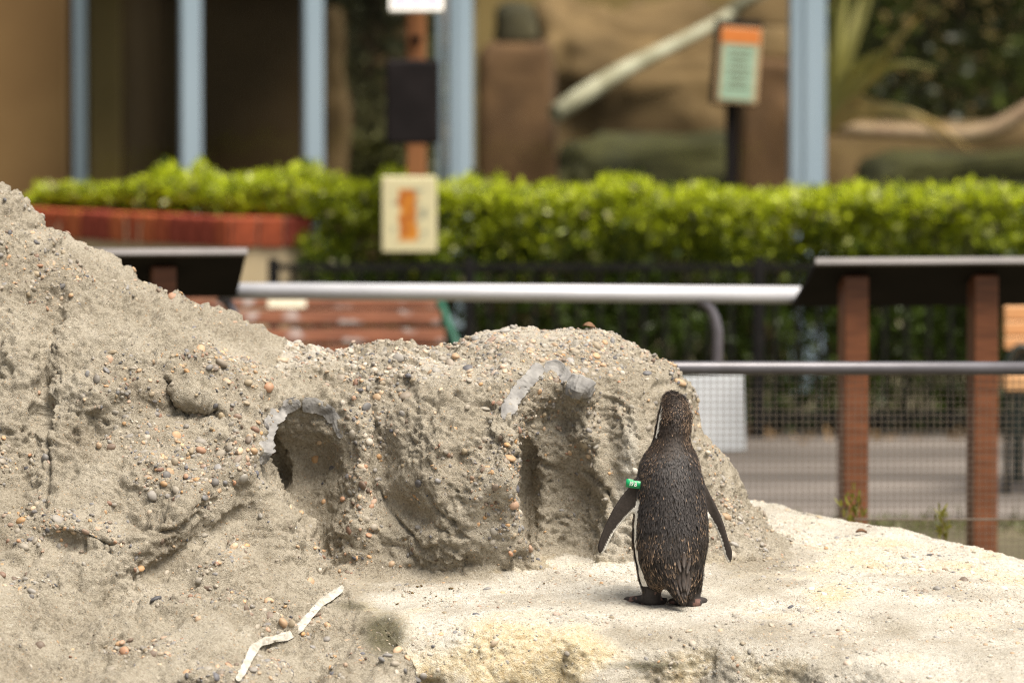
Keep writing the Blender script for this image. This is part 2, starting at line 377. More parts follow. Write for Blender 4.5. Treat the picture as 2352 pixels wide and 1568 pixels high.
# --- back wall B with two nest caves
P = ctrl([(600, 900, .55), (800, 1310, .46), (1000, 1315, .42), (1220, 1315, .40), (800, 1100, .58), (1000, 1050, .48), (1200, 1050, .48), (750, 860, .66), (1000, 850, .64), (1250, 800, .72), (1450, 850, .72),
          (1330, 1100, .56), (1450, 1000, .58), (1450, 1300, .46), (1600, 1000, .74), (1650, 1300, .50), (1790, 1285, .66), (1730, 1150, .8), (400, 1300, .5), (400, 800, .6), (1000, 1500, .36), (1600, 1500, .4)])
yB = rbf(P[:, [0, 2]], P[:, 1], X2, Z2)
yB = yB + .95 * bumps([(1040, 1180, 150, 140, 0, -.05), (1010, 1040, 110, 130, 0, -.08), (878, 1080, 32, 160, -6, .03), (825, 1120, 28, 170, 4, -.045), (1050, 1055, 30, 32, 0, .05), (1110, 1110, 50, 80, 20, -.05), (980, 1240, 150, 40, 5, -.03),
                 (960, 1190, 110, 14, 25, .03), (930, 900, 14, 60, -35, .04), (1040, 880, 120, 30, 0, -.03), (1480, 980, 60, 190, -12, -.05), (1400, 1010, 25, 150, -8, .04), (1555, 1000, 22, 150, -10, .035), (1335, 905, 45, 40, 0, -.10),
                 (1215, 850, 60, 40, 40, -.04), (1165, 1040, 34, 170, -2, -.09), (700, 925, 70, 26, 0, -.05), (790, 960, 30, 50, 0, -.03), (1130, 850, 40, 20, 0, .03), (1620, 1200, 60, 80, 0, -.03)])
gyz = np.gradient(yB, H); nB = np.sqrt(1 + np.minimum(gyz[0] ** 2 + gyz[1] ** 2, 9))
yS = .95
out = [(300, 830, yS), (600, 800, yS), (700, 797, yS), (750, 794, yS), (830, 786, yS), (950, 784, yS), (1035, 786, yS), (1085, 770, yS), (1150, 759, yS), (1250, 753, yS), (1350, 747, yS), (1405, 757, yS), (1455, 781, yS), (1505, 812, .9), (1548, 840, .9),
       (1575, 866, .85), (1602, 912, .8), (1619, 960, .8), (1620, 1005, .8), (1652, 1042, .8), (1692, 1082, .8), (1722, 1127, .8), (1738, 1168, .8), (1760, 1200, .75), (1815, 1262, .7), (1900, 1330, .7), (1900, 2200, .7), (300, 2200, .7)]
pB = ctrl(out)[:, [0, 2]]
polyB = poly_sdf(X2, Z2, pB)
hB = np.where(Y3 < yS, .17 * (yS - Y3), .6 * (Y3 - yS)).astype(f32)
top_only = sstep(.25, .6, Z2)
dB = smax((s2(yB) - Y3) / s2(nB), s2(polyB) + hB * s2(top_only) + (.5 * np.maximum(Y3 - yS, 0)).astype(f32), f32(.11))
def ell(u, v, y, rx, ry, rz, ang=0):
    c = W(u, v, 14.8 + y); a, s = math.cos(R(ang)), math.sin(R(ang))
    dx = X3 - f32(c[0]); dz = Z3 - f32(c[2]); dy = Y3 - f32(c[1])
    return ((np.sqrt(((dx * a + dz * s) / rx) ** 2 + (dy / ry) ** 2 + ((-dx * s + dz * a) / rz) ** 2) - 1) * min(rx, rz)).astype(f32)
cv = smin(ell(702, 1085, .51, .100, .16, .155), ell(622, 1130, .58, .05, .16, .165), f32(.03))
cv = smin(cv, ell(712, 1210, .49, .066, .12, .145), f32(.06))
dB = smax(dB, -cv, f32(.035))
cv = smin(ell(1300, 1150, .48, .118, .17, .235, 4), ell(1210, 1145, .54, .040, .15, .165), f32(.03))
cv = smin(cv, ell(1278, 960, .52, .065, .12, .09), f32(.04))
dB = smax(dB, -cv, f32(.022))
del cv
# --- ledge C
P = ctrl([(600, 1330, .4), (850, 1325, .4), (1176, 1318, .45), (1550, 1386, 0), (1176, 1386, 0), (900, 1395, -.02), (1750, 1300, .55), (1735, 1146, 1.65), (1950, 1190, 1.42), (2150, 1235, 1.18), (2352, 1287, .95), (2600, 1370, .7),
          (1950, 1290, .60), (2000, 1386, .0), (2352, 1400, .0), (2250, 1330, .5), (850, 1455, -.42), (1150, 1475, -.5), (1400, 1470, -.48), (1700, 1480, -.5), (2000, 1520, -.62), (2352, 1545, -.7), (2150, 1600, -.9), (1176, 1250, 1.0), (2600, 1500, -.4), (300, 1330, .4)])
XC, YC = np.meshgrid(gx, gy, indexing='ij')
zC = rbf(P[:, [0, 1]], P[:, 2], XC, YC)
ys = np.interp(XC, [W(1735, 1143, 16.4)[0], W(1950, 1188, 16.2)[0], W(2150, 1232, 15.98)[0], W(2352, 1285, 15.75)[0], 1.9], [1.65, 1.42, 1.18, .95, .7])
zC = zC - .9 * np.maximum(YC - ys, 0) ** 1.2
q = np.stack([XC.ravel(), YC.ravel(), 0 * XC.ravel()], 1)
zC = zC + (.014 * fbm(q, 3.2, 3)).reshape(zC.shape)
yl = np.interp(XU, [600, 780, 850, 930, 1100, 1250, 1400, 1600, 1750, 1950, 2150, 2400], [.3, .10, -.13, -.32, -.41, -.38, -.42, -.44, -.52, -.74, -1.0, -1.15])
yl = yl + bumps([(1170, 1545, 22, 30, 0, .14), (1255, 1548, 26, 16, -15, .14), (1330, 1560, 50, 18, -10, .05), (1500, 1578, 210, 40, 0, .34), (1080, 1530, 60, 40, 0, -.05), (1380, 1500, 70, 40, 0, -.05), (1550, 1515, 90, 18, -6, -.05),
                 (960, 1540, 60, 50, 0, .02), (1280, 1490, 14, 60, 10, .03), (1010, 1500, 50, 14, 10, .025), (1690, 1540, 60, 40, 20, -.04)])
yl = yl + .035 * fbm(np.stack([X2.ravel(), Z2.ravel(), X2.ravel() * 0 + 5], 1), 7, 3).reshape(X2.shape)
dC = smax(Z3 - zC.astype(f32)[:, :, None], s2(yl) - Y3, f32(.16))
lab = np.zeros(dA.shape, np.int8); mB = np.minimum(dA, dB)
lab[dB < dA] = 1; lab[dC < mB] = 2; del mB
kAB = .012 + .07 * sstep(.52, .66, Z2)
fld = smin(smin(dA, dB, s2(kAB)), dC, f32(.05)); del dA, dB, dC
fld = np.maximum(fld, (z0 + .03) - Z3)
for ax in range(3):
    for e in (0, -1):
        sl_ = [slice(None)] * 3; sl_[ax] = e; fld[tuple(sl_)] = .01
v, q = surface_nets(fld, (x0, y0, z0), H)
ci = np.clip(((v - np.array([x0, y0, z0])) / H).astype(int), 0, np.array(fld.shape) - 1)
vl = lab[ci[:, 0], ci[:, 1], ci[:, 2]]; del fld, lab
fl_ = np.where((vl[q] == 2).sum(1) >= 2, 2, np.where((vl[q] == 1).sum(1) >= 2, 1, 0))
# buried faces go, then one Catmull-Clark step
kf = (v[q][:, :, 2].max(1) > GZ - .03); q = q[kf]; fl_ = fl_[kf]
us = np.unique(q); mp_ = np.full(len(v), -1, np.int64); mp_[us] = np.arange(len(us)); v = v[us]; q = mp_[q]
def catmull(v, q):
    nv, nf = len(v), len(q); fc = v[q].mean(1)
    e = np.concatenate([np.stack([q[:, k], q[:, (k + 1) % 4]], 1) for k in range(4)]); lo = e.min(1); hi = e.max(1)
    key, inv = np.unique(lo * nv + hi, return_inverse=True); ea = key // nv; eb = key % nv; ne = len(key)
    cnt = np.bincount(inv, minlength=ne)[:, None]; fidx = np.tile(np.arange(nf), 4)
    fs = np.stack([np.bincount(inv, fc[fidx, k], ne) for k in range(3)], 1)
    mid = (v[ea] + v[eb]) / 2; ep = np.where(cnt == 2, (v[ea] + v[eb] + fs) / 4, mid)
    val = np.bincount(q.ravel(), minlength=nv)[:, None]; fv = np.zeros_like(v); ev = np.zeros_like(v); edeg = np.bincount(np.r_[ea, eb], minlength=nv)[:, None]
    for k in range(3):
        fv[:, k] = np.bincount(q.ravel(), np.repeat(fc[:, k], 4), nv); ev[:, k] = np.bincount(np.r_[ea, eb], np.r_[mid[:, k], mid[:, k]], nv)
    fv /= val; ev /= edeg; vp = np.where(val == edeg, (fv + 2 * ev + (val - 3) * v) / val, v)
    E = (inv + nv).reshape(4, nf); F = np.arange(nf) + nv + ne
    nq = np.concatenate([np.stack([q[:, k], E[k], F, E[(k + 3) % 4]], 1) for k in range(4)])
    return np.concatenate([vp, ep, fc]), nq
v, q = catmull(v, q); fl_ = np.tile(fl_, 4); n = len(v); v = v.astype(np.float32); q = q.astype(np.int32)
nr = vnormals(v.astype(np.float64), q).astype(np.float32)
vlab = np.zeros(n, np.int8)
for k in (0, 1, 2): vlab[q[fl_ == k].ravel()] = k
isC = (vlab == 2).astype(np.float32)
# projected photo position of each vertex (only used to place natural stains and wear on the rock)
def UV(p):
    d = p - CAM.astype(p.dtype); f = d[:, 1] * math.cos(PITCH) - d[:, 2] * math.sin(PITCH); u = d[:, 1] * math.sin(PITCH) + d[:, 2] * math.cos(PITCH)
    return 1176 + d[:, 0] / f * FPX, 784 - u / f * FPX
flat = isC * sstep(.55, .9, nr[:, 2])
amp = 1 - .72 * flat - .45 * isC * (1 - flat)
dv_ = v.copy(); dv_[:, 0] = v[:, 0] * .8 + v[:, 2] * .6; dv_[:, 2] = (v[:, 2] * .8 - v[:, 0] * .6) * 2.0
fac = np.abs(fbm(dv_, 4.5, 2, off=12)); bigA = (vlab == 0)
v1 = v + nr * (amp * (np.where(bigA, .030, .020) * fbm(v, 7, 2, off=3) + np.where(bigA, .055, .022) * (.18 - np.minimum(fac, .4))))[:, None]
rid = 1 - np.abs(fbm(v, 11, 3, off=9)) * 2.2
disp = amp * (.009 * fbm(v, 21, 3, .55) - .015 * np.clip(rid - .70, 0, 1) / .3 * sstep(-.1, .35, fbm(v, 3.1, 2, off=31)))
# torn, smeared cement: noise stretched along the slope
sv = v.copy(); sv[:, 2] *= 1.8; sv[:, 0] += sv[:, 2] * .6
disp += amp * (.0065 * fbm(sv, 55, 3, .6, off=5) + .005 * fbm(sv * np.array([1, 1, .45], np.float32), 100, 2, .6, off=8)) * (.6 + .8 * sstep(-.2, .4, fbm(v, 4.2, 2, off=77)))
rough_z = .18 + 1.0 * sstep(-.25, .3, fbm(v, 4.2, 2, off=77))
rv1, e1 = worley(v, 42); rv2, e2 = worley(v, 80, 5.5)
disp += amp * rough_z * (.0095 * rv1 * sstep(0, .25, e1) * (np.abs(rv1) > .3) + .0042 * rv2 * sstep(0, .3, e2))
def seg_d(pts):
    e = np.full(n, 1e9, np.float32)
    for (a0, b0), (a1, b1) in zip(pts[:-1], pts[1:]):
        ex, ey = a1 - a0, b1 - b0; t = np.clip(((u0 - a0) * ex + (w0_ - b0) * ey) / (ex * ex + ey * ey), 0, 1); e = np.minimum(e, np.hypot(u0 - a0 - ex * t, w0_ - b0 - ey * t))
    return e
u0, w0_ = UV(v)
wob = 6 * fbm(v, 18, 2, off=300); u0 = u0 + wob; w0_ = w0_ + wob
for pts in ([(-5, 992), (30, 994), (58, 985)], [(95, 740), (104, 860), (100, 960), (110, 1090), (104, 1160)], [(905, 870), (925, 920), (960, 950)], [(1500, 886), (1530, 878), (1562, 868)], [(870, 1120), (905, 1190), (960, 1262), (985, 1268)], [(985, 1140), (1005, 1180), (1040, 1195)],
            [(385, 880), (400, 930), (450, 950), (500, 945)], [(560, 1440), (640, 1478), (700, 1470)], [(300, 1180), (390, 1225), (470, 1190)], [(1040, 905), (1080, 930), (1120, 925)], [(1340, 1080), (1390, 1120), (1430, 1190)], [(190, 1230), (260, 1245), (330, 1240)], [(850, 880), (862, 980), (852, 1080), (868, 1160)]):
    e = seg_d(pts); disp -= .017 * np.exp(-(e / 4.5) ** 2) * (vlab < 2)
v = (v1 + nr * disp[:, None]).astype(np.float32)
nr = vnormals(v.astype(np.float64), q).astype(np.float32)
u_, w_ = UV(v)
# stains: R white guano, G ochre, B dark moss and a dark band along the ledge lip
n1 = fbm(v, 3.0, 3, off=40); n2 = fbm(v, 6.0, 3, off=60); n3 = fbm(v, 12.0, 3, off=80)
top = sstep(.35, .85, nr[:, 2])
st = np.zeros((n, 3), np.float32)
st[:, 0] = np.where(vlab == 2, .70 + .42 * n1 + .34 * n2 + .22 * n3, 0) * (sstep(780, 900, u_) * .9 + .1)
st[:, 0] -= np.where(vlab == 2, .12 * sstep(.6, .2, nr[:, 2]) * (.7 + 3.5 * n2), 0)
st[:, 0] -= np.where(vlab == 2, .55 * np.exp(-((w_ - 1318) / 26) ** 2) * sstep(1300, 1000, u_), 0)
st[:, 0] -= np.where(vlab == 2, .42 * np.exp(-((u_ - 1740) / 110) ** 2 - ((w_ - 1290) / 42) ** 2), 0)
st[:, 0] = np.where(vlab == 1, top * (.45 + .5 * n1) * sstep(.45, .6, v[:, 2]), st[:, 0])
st[:, 0] += np.where(vlab == 1, .62 * np.exp(-((u_ - 1440 + (w_ - 1100) * .08) / 26) ** 2 - ((w_ - 1060) / 140) ** 2) + .30 * sstep(1230, 1400, u_) * sstep(1000, 1250, w_), 0)
st[:, 0] = np.where(vlab == 0, top * .3 * (n1 + .4), st[:, 0])
st[:, 1] = np.where(vlab == 2, .14 + .8 * n2 + .45 * n1 + .26 * sstep(.9, .3, nr[:, 2]) * sstep(950, 1100, u_) + .26 * np.exp(-((u_ - 1280) / 300) ** 2 - ((w_ - 1480) / 60) ** 2), 0)
st[:, 1] += np.where(vlab == 2, .8 * np.exp(-((u_ - 1200) / 70) ** 2 - ((w_ - 1548) / 30) ** 2) - .35 * sstep(1700, 1500, u_) * np.exp(-((w_ - 1360) / 40) ** 2), 0)
st[:, 1] = np.where(vlab == 1, .12 + .25 * n2 + .3 * sstep(1250, 1310, w_) * sstep(1180, 1260, u_), st[:, 1])
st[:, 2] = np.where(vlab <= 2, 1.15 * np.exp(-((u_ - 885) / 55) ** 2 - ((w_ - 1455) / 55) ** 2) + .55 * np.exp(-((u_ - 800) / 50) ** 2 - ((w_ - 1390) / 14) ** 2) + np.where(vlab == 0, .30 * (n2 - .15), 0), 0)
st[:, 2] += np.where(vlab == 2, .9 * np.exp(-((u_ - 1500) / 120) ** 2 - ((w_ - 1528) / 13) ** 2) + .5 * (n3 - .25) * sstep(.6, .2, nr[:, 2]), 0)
st[:, 1] += np.where(vlab == 2, .14 * sstep(1360, 1500, w_) * sstep(2000, 1600, u_) * (.8 + 2.0 * n2), 0)
st = np.clip(st, 0, 1.2)
objs = {}
spec = {0: ('rock_mound', 'tall grey-tan concrete rock slope studded with pebbles, rising left of the two caves', 'rock'),
        1: ('rock_outcrop', 'low grey concrete rock wall with two arched nest caves behind the penguin', 'rock'),
        2: ('rock_ledge', 'broad whitewashed rock ledge the penguin stands on', None)}
for k in (0, 1, 2):
    fq = q[fl_ == k]; used = np.unique(fq); mp_ = np.full(n, -1, np.int32); mp_[used] = np.arange(len(used))
    me = np_mesh(spec[k][0], v[used], mp_[fq], True, st[used], 'stain'); o = link(spec[k][0], me, M['rock'])
    tag(o, spec[k][1], spec[k][2], kind='structure' if k == 2 else None); objs[k] = o

# pebbles set in the cement ------------------------------------------------
def ico(sub):
    import bmesh
    bm = bmesh.new(); bmesh.ops.create_icosphere(bm, subdivisions=sub, radius=1.0)
    vv = np.array([p.co[:] for p in bm.verts], np.float32); ff = np.array([[p.index for p in f.verts] for f in bm.faces], np.int32); bm.free(); return vv, ff
I1 = ico(1); I2 = ico(2)
PAL = np.array([(.40, .24, .115), (.45, .285, .16), (.36, .20, .12), (.47, .35, .235), (.07, .07, .078), (.10, .10, .115), (.155, .15, .148), (.22, .205, .18), (.29, .255, .205), (.13, .09, .065), (.22, .125, .085), (.48, .43, .36), (.27, .215, .14), (.19, .185, .185)])
PW = np.array([8, 8, 6, 5, 6, 7, 10, 13, 13, 8, 6, 3, 11, 10.]); PW /= PW.sum()
NSH = 7
shapes = []
for k in range(NSH):
    d = I2[0].copy(); d *= (1 + .16 * fbm(d, .9, 2, off=k * 13.7))[:, None]
    shapes.append(np_mesh('pebble', d, I2[1], True)); shapes[-1].materials.append(M['pebble'])
def frames(nrm, r):
    k = len(nrm); t = r.normal(size=(k, 3)); t -= nrm * (t * nrm).sum(1, keepdims=True); t /= np.linalg.norm(t, axis=1, keepdims=True)
    return t, np.cross(nrm, t)
def scatter(k, ntot, small, seed, dens):
    r = np.random.default_rng(seed); cand = np.where(vlab == k)[0]
    vis = (nr[cand, 1] < .35) & (v[cand, 2] > GZ + .15)
    cand = cand[vis]; w = dens(cand); w = w / w.sum(); pick = r.choice(cand, ntot, replace=False, p=w)
    # lognormal sizes (half length, metres)
    s = np.clip(np.exp(r.normal(math.log(small), .52, ntot)), .0015, .0155)
    order = np.argsort(-s); pick = pick[order]; s = s[order]
    # keep the big ones apart
    keep = np.ones(ntot, bool); big = min(700, ntot); pp = v[pick[:big]]
    for i in range(big):
        if keep[i]:
            dd = np.linalg.norm(pp[i + 1:] - pp[i], axis=1); keep[i + 1:big] &= ~(dd < (s[i] + s[i + 1:big]) * .95)
    pick = pick[keep]; s = s[keep]; m_ = len(pick)
    nn = nr[pick] + r.normal(0, .22, (m_, 3)); nn /= np.linalg.norm(nn, axis=1, keepdims=True); t, b = frames(nn, r)
    ax = s * r.uniform(.9, 1.25, m_); bx = s * r.uniform(.62, 1.0, m_); cx = s * r.uniform(.42, .75, m_)
    pos = v[pick] - nn * (cx * r.uniform(.0, .55, m_))[:, None]
    u, vv_ = UV(v[pick]); colr = PAL[r.choice(len(PAL), m_, p=PW)] * r.uniform(.8, 1.2, (m_, 1))
    big_plain = colr.mean(1) < 0
    infr = (u > -10) & (u < 2362) & (vv_ > 300) & (vv_ < 1580)
    coat = np.clip(st[pick, 0] * r.uniform(-.1, 1.1, m_), 0, .85)[:, None]        # droppings dried over the stones
    colr = colr * (1 - coat) + np.array([.66, .62, .54]) * coat
    dust = r.uniform(0, .6, (m_, 1)) * (r.uniform(size=(m_, 1)) < .8); colr = colr * (1 - dust) + np.array([.33, .29, .23]) * dust
    ind = np.where(infr)[0][:300]; rest = np.setdiff1d(np.arange(m_), ind)
    par = objs[k]
    for i in ind:
        o = bpy.data.objects.new('pebble', shapes[int(r.integers(NSH))]); COL.objects.link(o); o.parent = par
        mw = Matrix(((t[i, 0] * ax[i], b[i, 0] * bx[i], nn[i, 0] * cx[i], pos[i, 0]), (t[i, 1] * ax[i], b[i, 1] * bx[i], nn[i, 1] * cx[i], pos[i, 1]), (t[i, 2] * ax[i], b[i, 2] * bx[i], nn[i, 2] * cx[i], pos[i, 2]), (0, 0, 0, 1)))
        o.matrix_local = mw; o.color = (*[float(c) for c in np.clip(colr[i], 0, 1)], 1)
    VV, FF, CC = [], [], []; off = 0
    for lo, base in ((True, I1), (False, I2)):
        sel = rest[(s[rest] < .0054) == lo]
        if not len(sel): continue
        bv, bf = base; jit = 1 + .28 * r.normal(size=(len(sel), len(bv))) * (1 if lo else .25)
        L_ = bv[None] * jit[..., None]
        Pw = pos[sel][:, None] + L_[..., 0:1] * (t * ax[:, None])[sel][:, None] + L_[..., 1:2] * (b * bx[:, None])[sel][:, None] + L_[..., 2:3] * (nn * cx[:, None])[sel][:, None]
        VV.append(Pw.reshape(-1, 3)); FF.append((bf[None] + (np.arange(len(sel)) * len(bv))[:, None, None] + off).reshape(-1, 3)); CC.append(np.repeat(colr[sel], len(bv), 0)); off += len(sel) * len(bv)
    me = np_mesh('gravel', np.concatenate(VV), np.concatenate(FF), True, np.concatenate(CC)); o = link('gravel', me, M['gravel'], par); o['kind'] = 'stuff'
cl = fbm(v, 5.5, 2, off=200)
scatter(0, 11500, .0042, 1, lambda c: np.clip(.12 + 2.4 * cl[c], .03, 2) * (1 + .5 * sstep(1100, 1500, w_[c])))
scatter(1, 8800, .0039, 2, lambda c: np.clip(.10 + 2.0 * cl[c], .03, 2) + 1.2 * sstep(.3, .7, nr[c, 2]) * sstep(.5, .6, v[c, 2]) + .8 * np.exp(-((u_[c] - 830) / 35) ** 2))
scatter(2, 6000, .0030, 3, lambda c: np.clip(.3 + 1.2 * cl[c], .06, 2) * (1 + 2.0 * np.exp(-((w_[c] - 1290) / 35) ** 2) * sstep(1500, 1650, u_[c])) * (u_[c] > 780) * (u_[c] < 2500))

# lead flashing lips round the caves and the white mortar joint -----------------------------------
from mathutils.bvhtree import BVHTree
bv_ = BVHTree.FromPolygons([Vector(p) for p in v[:: 1]], q.tolist()) if False else None
# nearest-surface lookup on a coarse photo grid: depth of the rock along a viewing line
gu = (u_ / 4).astype(int); gv = (w_ / 4).astype(int); okv = (gu >= 0) & (gu < 590) & (gv >= 0) & (gv < 420)
dep = np.full((590, 420), 9.0, np.float32); np.minimum.at(dep, (gu[okv], gv[okv]), v[okv, 1])
def rock_at(u, w):
    i, j = int(u / 4), int(w / 4); return float(np.median(dep[max(i - 1, 0):i + 2, max(j - 1, 0):j + 2]))
def strip(name, line, widths, m, parent, thick=.006, seed=0, lift=.004, ysm=True, jit=.001):
    r = np.random.default_rng(seed); pts = np.array(line, float); d = np.r_[0, np.cumsum(np.linalg.norm(np.diff(pts, axis=0), axis=1))]
    k = max(6, int(d[-1] / 4)); t = np.linspace(0, d[-1], k); U = np.interp(t, d, pts[:, 0]); V_ = np.interp(t, d, pts[:, 1]); wd = np.interp(t, d, widths)
    wd = wd * (1 + .30 * fbm(np.stack([t * .05, t * 0 + seed, t * 0], 1), 1, 3)); du = np.gradient(U); dv = np.gradient(V_); ln = np.hypot(du, dv); nu, nv_ = -dv / ln, du / ln
    wd[0] *= .5; wd[-1] *= .45
    ys_ = np.array([rock_at(a_, b_) for a_, b_ in zip(U, V_)]); 
    if ysm:
        kk = 5; pad = np.pad(ys_, kk // 2, 'edge'); ys_ = np.array([np.min(pad[i:i + kk]) for i in range(len(ys_))]); ys_ = np.convolve(np.pad(ys_, 2, 'edge'), np.ones(5) / 5, 'valid')
    vs = []; nc = 7; grid_ = np.zeros((k, nc, 3))
    for i in range(k):
        for c in range(nc):
            e = c / (nc - 1) * 2 - 1; wj = 1 + .10 * r.normal() * (abs(e) > .9); uu = U[i] + nu[i] * e * wd[i] / 2 * wj; vv2 = V_[i] + nv_[i] * e * wd[i] / 2
            yc = rock_at(uu, vv2); yc = min(yc, ys_[i] + .02) if yc < 8 else ys_[i]
            grid_[i, c] = (uu, vv2, .6 * yc + .4 * ys_[i] - lift - thick * (1 - e * e) + r.normal(0, jit))
    g_ = np.pad(grid_[..., 2], ((2, 2), (1, 1)), 'edge'); sm_ = sum(g_[a0:a0 + k, b0:b0 + nc] for a0 in range(5) for b0 in range(3)) / 15
    for i in range(k):
        for c in range(nc): vs.append(W(grid_[i, c, 0], grid_[i, c, 1], 14.8 + .75 * sm_[i, c] + .25 * grid_[i, c, 2]))
    back = [p + np.array([0, .05, 0]) for p in vs]; vs = np.array(vs + back); F = []; o = k * nc
    for i in range(k - 1):
        for c in range(nc - 1):
            a_ = i * nc + c; F.append((a_, a_ + 1, a_ + nc + 1, a_ + nc)); F.append((o + a_, o + a_ + nc, o + a_ + nc + 1, o + a_ + 1))
        for c in (0, nc - 1):
            a_ = i * nc + c; F.append((a_, a_ + nc, o + a_ + nc, o + a_) if c == 0 else (a_ + nc, a_, o + a_, o + a_ + nc))
    for i in (0, k - 1):
        for c in range(nc - 1):
            a_ = i * nc + c; F.append((a_, o + a_, o + a_ + 1, a_ + 1))
    return link(name, np_mesh(name, vs, np.array(F), False), m, parent)
M['lead'] = mat('grey_flashing', (.15, .145, .14), (.29, .28, .265), 26, .8, bump=.5, bscale=40)
M['mortar'] = mat('white_mortar', (.34, .315, .265), (.52, .49, .435), 40, .85, bump=.5, bscale=120)
strip('cave_lip', [(601, 1066), (608, 1035), (616, 1000), (622, 968), (650, 938), (688, 921)], [16, 34, 26, 34, 32, 26], M['lead'], objs[1], seed=1, thick=.001, lift=.004, jit=.0009)
strip('cave_lip', [(694, 928), (725, 932), (750, 942), (770, 965), (783, 1006)], [26, 36, 32, 24, 12], M['lead'], objs[1], seed=2, thick=.001, lift=.004, jit=.0009)
strip('cave_lip', [(1158, 962), (1172, 930), (1195, 893), (1225, 862), (1243, 838)], [18, 34, 34, 32, 22], M['lead'], objs[1], seed=3, thick=.001, lift=.004, jit=.0009)
strip('cave_lip', [(1250, 846), (1272, 845), (1295, 858), (1303, 878)], [20, 36, 32, 22], M['lead'], objs[1], seed=4, thick=.001, lift=.004, jit=.0009)
strip('cave_lip', [(1302, 880), (1322, 888), (1345, 895), (1356, 912)], [36, 58, 56, 26], M['lead'], objs[1], seed=5, thick=.018, lift=.004, jit=.0016)
strip('mortar_joint', [(787, 1350), (765, 1366), (735, 1386), (712, 1412), (690, 1440), (660, 1462), (630, 1467), (600, 1476), (580, 1494), (566, 1524), (545, 1562)], [13, 18, 14, 15, 17, 14, 15, 14, 18, 16, 12], M['mortar'], objs[0], seed=6, thick=.0, lift=.014, jit=.0005)

# brown crumbs and a dry leaf on the ledge
M['dung'] = mat('dried_droppings', (.06, .035, .012), (.16, .10, .03), 120, .9, bump=.5, bscale=300)
cr = [(905, 1352, 4), (935, 1357, 6), (947, 1362, 7), (958, 1350, 7), (966, 1346, 6), (978, 1372, 5), (1003, 1371, 6), (1037, 1351, 7), (1052, 1353, 4), (912, 1386, 6), (985, 1387, 5), (971, 1390, 4), (1250, 1338, 4), (940, 1345, 3), (990, 1360, 4), (925, 1366, 4), (1015, 1376, 3), (1043, 1356, 3)]
for i, (u, w, s_) in enumerate(cr):
    r = np.random.default_rng(100 + i); d = np.concatenate([I1[0] * (1 + .3 * r.normal(size=(12, 1))) * r.uniform(.5, 1) + r.normal(0, .8, 3) for _ in range(5)])
    f = np.concatenate([I1[1] + 12 * k for k in range(5)]); rad = s_ / 883 * .62
    o = link('dropping', np_mesh('dropping', d * rad * np.array([.75, .75, .5]), f, True), M['dung']); y = rock_at(u, w); o.location = W(u, w, 14.8 + y) + np.array([0, -.004, rad * .25])
    tag(o, 'small crumbly brown dropping lying on the pale ledge below the rock face', 'dropping', 'brown droppings scattered on the ledge')
M['dryleaf'] = mat('dry_leaf', (.10, .05, .02), (.20, .10, .05), 60, .7)
def leafy(name, u, w, L_, label, rot):
    mb = MB(); k = 7
    vs = []; fs = []
    for i in range(k):
        t = i / (k - 1); hw = math.sin(math.pi * min(t * .9 + .05, 1)) * .32
        for e in (-1, 0, 1): vs.append((t - .5, e * hw, .18 * abs(e) + .15 * math.sin(t * 3)))
    for i in range(k - 1):
        for e in (0, 1): a_ = i * 3 + e; fs.append((a_, a_ + 1, a_ + 4, a_ + 3))
    mb.add([(x * L_, y * L_, z * L_) for x, y, z in vs], fs, True); o = mb.build(name, M['dryleaf']); so = o.modifiers.new('s', 'SOLIDIFY'); so.thickness = .0015
    o.location = W(u, w, 14.8 + rock_at(u, w)) + np.array([0, -.003, .002]); o.rotation_euler = rot
    return tag(o, label, 'leaf')
leafy('dry_leaf', 1978, 1226, .034, 'curled brown dry leaf lying alone on the white ledge', (.2, .1, .4))
leafy('dry_leaf', 1352, 754, .035, 'dark curled leaf caught on the crest of the cave rock', (.5, .2, .1))

# ------------------------------------------------------------------ penguin (stands with its back to us)
PX, PY = .4165, 0.0
HP = .0031
px0, px1, py0, py1, pz0, pz1 = -.215, .215, -.145, .17, -.012, .575
ax_ = np.arange(px0, px1, HP, dtype=f32); ay_ = np.arange(py0, py1, HP, dtype=f32); az_ = np.arange(pz0, pz1, HP, dtype=f32)
A3 = ax_[:, None, None]; B3 = ay_[None, :, None]; C3 = az_[None, None, :]
prof = np.array([  # z, centre x, half width, centre y, half depth
    (.020, -.004, .046, .010, .046), (.040, -.004, .060, .010, .060), (.064, -.004, .0755, .010, .074), (.095, -.004, .087, .012, .088), (.124, -.004, .0935, .014, .096), (.165, -.004, .0995, .016, .100), (.205, -.004, .0995, .018, .100), (.245, -.003, .0965, .020, .098),
    (.28, -.002, .0900, .020, .094), (.315, -.004, .0870, .020, .088), (.345, -.005, .0815, .020, .080), (.376, -.004, .0740, .022, .070), (.396, -.002, .0640, .025, .058), (.416, .000, .0510, .029, .050), (.435, .002, .0462, .033, .047), (.455, .005, .0462, .036, .047), (.475, .008, .0455, .038, .050), (.494, .010, .0445, .040, .052),
    (.512, .010, .0385, .042, .050), (.527, .009, .0355, .044, .046), (.538, .008, .0310, .045, .040), (.546, .005, .0255, .045, .033), (.5515, .002, .0180, .045, .024), (.5545, .0, .0080, .045, .012)])
zz = az_.astype(float); ker = np.ones(7) / 7
def pr(k):
    y = np.interp(zz, prof[:, 0], prof[:, k]); return np.convolve(np.pad(y, 3, 'edge'), ker, 'valid').astype(f32)[None, None, :]
cx_, rx_, cy_, ry_ = pr(1), pr(2), pr(3), pr(4)
body = (np.sqrt(((A3 - cx_) / rx_) ** 2 + ((B3 - cy_) / ry_) ** 2) - 1) * np.minimum(rx_, ry_)
body = np.maximum(body, C3 - f32(.5545)); body = smax(body, f32(.048) - C3, f32(.03))
